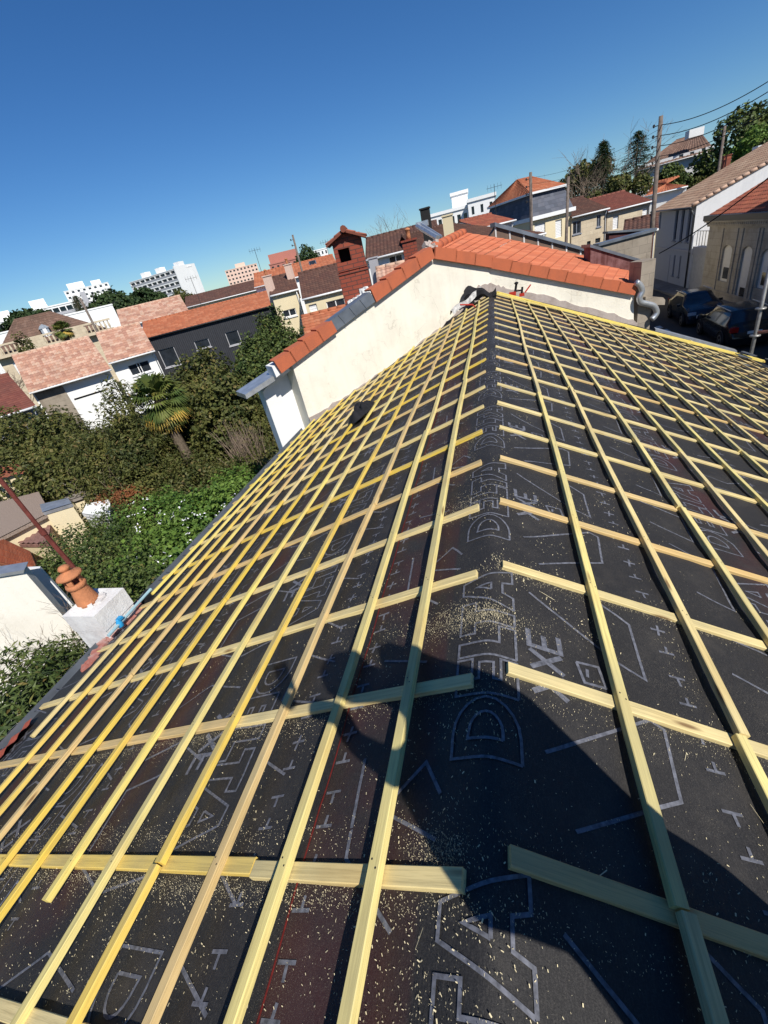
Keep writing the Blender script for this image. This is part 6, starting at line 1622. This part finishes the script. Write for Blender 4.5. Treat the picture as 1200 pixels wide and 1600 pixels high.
# unseen tall house added beyond the right edge, to shade the street
t = thing('unseen_tall_house', (18, 18, GZ), 'unseen tall rendered house added right of the arched stone house to shade the street', 'house')
fT = Fr((13.35, 26.6, GZ), (0, -1, 0))
m = MB(); hs = [(1.2+2.6*i, 2.3+2.6*i, .9+3*j, 2.7+3*j) for i in range(8) for j in range(3)]
wall_with_holes(m, fT, 0, 22, 0, 9.4, hs, 0, .15); side(m, fT, 0, -9, 0, 0, 9.4); side(m, fT, 22, -9, 0, 0, 9.4, True); m.face([fT.p(22, 0, -9), fT.p(0, 0, -9), fT.p(0, 9.4, -9), fT.p(22, 9.4, -9)]); m.build('wall', M['render_cream'], t)
for h in hs: window(t, fT, *h)
m = MB(); tile_surf(m, fT.p(-.1, 9.3, .4), fT.p(22.1, 9.3, .4), fT.p(-.1, 11, -4.5), fT.p(22.1, 11, -4.5), .25, .36, .04, .02, 3); tile_surf(m, fT.p(22.1, 9.3, -9.4), fT.p(-.1, 9.3, -9.4), fT.p(22.1, 11, -4.5), fT.p(-.1, 11, -4.5), .25, .36, .04, .02, 3); m.build('roof', M['red_tiles'], t)
# ------------------------------------------------------------------ the person whose shadow falls on the roof (stands just behind the camera)
SH = Vector((SUN.x, SUN.y, 0)).normalized()
E1 = Vector((0, 0, 1)).cross(SUN).normalized(); E2 = SUN.cross(E1)
def sp_(e1, e2, b):      # a point whose sun shadow falls at (e1, e2) and that stands b metres towards the sun
    q = E1*e1 + SH*b; z = (e2 - q.dot(E2))/E2.z; return CAM + q + Vector((0, 0, z))
man = thing('person', sp_(.45, -1.5, .45), 'person in dark clothes holding up a phone, standing on the roof behind the view', 'person')
def skin(name, nodes, edges, mat, parent, sub=2):
    me = bpy.data.meshes.new(name); me.from_pydata([tuple(n[0]) for n in nodes], edges, []); o = bpy.data.objects.new(name, me); COL.objects.link(o)
    md = o.modifiers.new('skin', 'SKIN'); md.use_smooth_shade = True; sl_ = me.skin_vertices[0].data
    for i, n in enumerate(nodes): sl_[i].radius = (n[1], n[1] if len(n) < 3 else n[2]); sl_[i].use_root = (i == 0)
    s2 = o.modifiers.new('sub', 'SUBSURF'); s2.levels = sub; s2.render_levels = sub
    me.materials.append(mat); o.parent = parent; o.matrix_parent_inverse = parent.matrix_basis.inverted(); return o
dk = M['black_cloth']; skinm = m_plain('skin', (.50, .30, .21), .55, 0, .06)
zl_ = lambda x: -abs(x)*math.tan(TR)+.06
def foot_pt(e1, b):
    q = CAM + E1*e1 + SH*b; return Vector((q.x, q.y, zl_(q.x)))
fLp, fRp = foot_pt(.36, .50), foot_pt(.80, .42)
N_ = [(sp_(.50, -.95, .48), .16), (sp_(.425, -.72, .46), .17), (sp_(.41, -.52, .44), .17), (sp_(.43, -.34, .42), .12), (sp_(.35, -.26, .39), .06),
      (sp_(.27, -.20, .36), .085), (sp_(.235, -.165, .35), .105), (sp_(.22, -.14, .34), .085),
      (sp_(.53, -.38, .42), .09), (sp_(.60, -.58, .42), .07), (sp_(.46, -.60, .28), .05), (sp_(.30, -.44, .20), .045),
      (sp_(.30, -.46, .38), .075), (sp_(.17, -.44, .30), .055), (sp_(.11, -.34, .22), .04), (sp_(.12, -.235, .13), .045), (sp_(.02, -.175, .08), .042),
      (sp_(.425, -1.12, .49), .155), (sp_(.43, -1.28, .48), .12), (fLp+Vector((0, 0, .10)), .055), (fLp+Vector((-.03, .16, .0)), .045),
      (sp_(.685, -1.04, .44), .12), (sp_(.73, -1.24, .42), .10), (fRp+Vector((0, 0, .10)), .055), (fRp+Vector((-.03, .16, .0)), .045)]
Ed = [(0, 1), (1, 2), (2, 3), (3, 4), (4, 5), (5, 6), (6, 7), (3, 8), (8, 9), (9, 10), (10, 11), (3, 12), (12, 13), (13, 14), (14, 15), (15, 16), (0, 17), (17, 18), (18, 19), (19, 20), (0, 21), (21, 22), (22, 23), (23, 24)]
skin('body', N_, Ed, dk, man)
jk = MB(); rr_ = [(-.20, .385, .49), (-.24, .345, .53), (-.30, .325, .56), (-.40, .25, .635), (-.50, .145, .675), (-.62, .125, .69), (-.70, .13, .70), (-.755, .19, .705), (-.84, .265, .715), (-.95, .295, .735), (-1.04, .29, .755)]
nr = 24
for e2_, l_, r_ in rr_:
    for k in range(nr):
        a = 2*math.pi*k/nr; jk.v.append(tuple(sp_((l_+r_)/2+(r_-l_)/2*math.cos(a), e2_+.006*math.sin(5*a), .44) + SH*(.13*math.sin(a))))
for i in range(len(rr_)-1):
    for k in range(nr):
        k2 = (k+1) % nr; jk.f.append([i*nr+k, (i+1)*nr+k, (i+1)*nr+k2, i*nr+k2]); jk.uv.append([(0, 0)]*4); jk.mi.append(0)
jk.f.append(list(range(nr))); jk.uv.append([(0, 0)]*nr); jk.mi.append(0)
jk.build('jacket', dk, man, True)
def hand(c, fwd, side_, palm_n, name='hand', curl=1.0):
    c = Vector(c); fwd = fwd.normalized(); side_ = side_.normalized(); pn = palm_n.normalized()
    nodes = [(c-fwd*.05, .026, .02), (c, .034, .016), (c+fwd*.035, .036, .014)]; edges = [(0, 1), (1, 2)]
    for i, (o_, L) in enumerate(((-.030, .060), (-.010, .070), (.010, .066), (.030, .052))):
        a = len(nodes); p0 = c+fwd*.045+side_*o_; p1 = p0+fwd*L*.45+pn*.006; p2 = p1+fwd*L*.2+pn*L*.3*curl; p3 = p2-fwd*L*.05+pn*L*.28*curl
        nodes += [(p0, .010), (p1, .009), (p2, .0085), (p3, .008)]; edges += [(2, a), (a, a+1), (a+1, a+2), (a+2, a+3)]
    a = len(nodes); p0 = c-side_*.030; p1 = p0-side_*.028+fwd*.022; p2 = p1+fwd*.03+pn*.012
    nodes += [(p0, .014), (p1, .011), (p2, .010)]; edges += [(1, a), (a, a+1), (a+1, a+2)]
    return skin(name, nodes, edges, skinm, man)
Cp = CAM + SUN*.16
hand(sp_(-.04, -.10, .06)+SUN*.08, E2*.9-E1*.3, -E1, -SUN)
hand(sp_(.25, -.17, .10)+SUN*.05, E2*.7-E1*.7, E1, -SUN)
hm_ = MB(); hc = sp_(.235, -.150, .35)
hm_.lathe(hc, [(.02, -.03), (.098, -.02), (.108, .02), (.10, .06), (.07, .095), (.02, .11)], 18); hm_.build('cap', dk, man, True)
fm = MB(); fd = Vector((-.55, .83, -.1)).normalized()
fc = sp_(.235, -.165, .35)
fm.lathe(fc+fd*.085, [(.012, 0), (.014, .01), (.005, .03)], 8, axis=fd)
sdv = fd.cross(Vector((0, 0, 1))).normalized()
for k in (-1, 1): fm.lathe(fc+fd*.085+sdv*k*.032+Vector((0, 0, .02)), [(.011, 0), (.009, .008), (.002, .012)], 8, axis=fd); fm.lathe(fc+sdv*k*.098, [(.02, -.006), (.026, 0), (.02, .008)], 8, axis=sdv*k)
fm.build('face', skinm, man, True)
ph = thing('phone', Cp, 'dark smartphone held up in front of the person', 'phone')
PM = Matrix((E1, E2, SUN)).transposed()
PM = PM @ Matrix.Rotation(-.15, 3, 'Z')
m = MB(); m.box(Cp + E1*-.008 + E2*.0, (.072, .135, .009), PM); m.build('case', dk, ph)
m = MB(); m.box(Cp + E1*-.008 + SUN*.006, (.066, .125, .002), PM); m.build('screen', M['glass_dark'], ph)
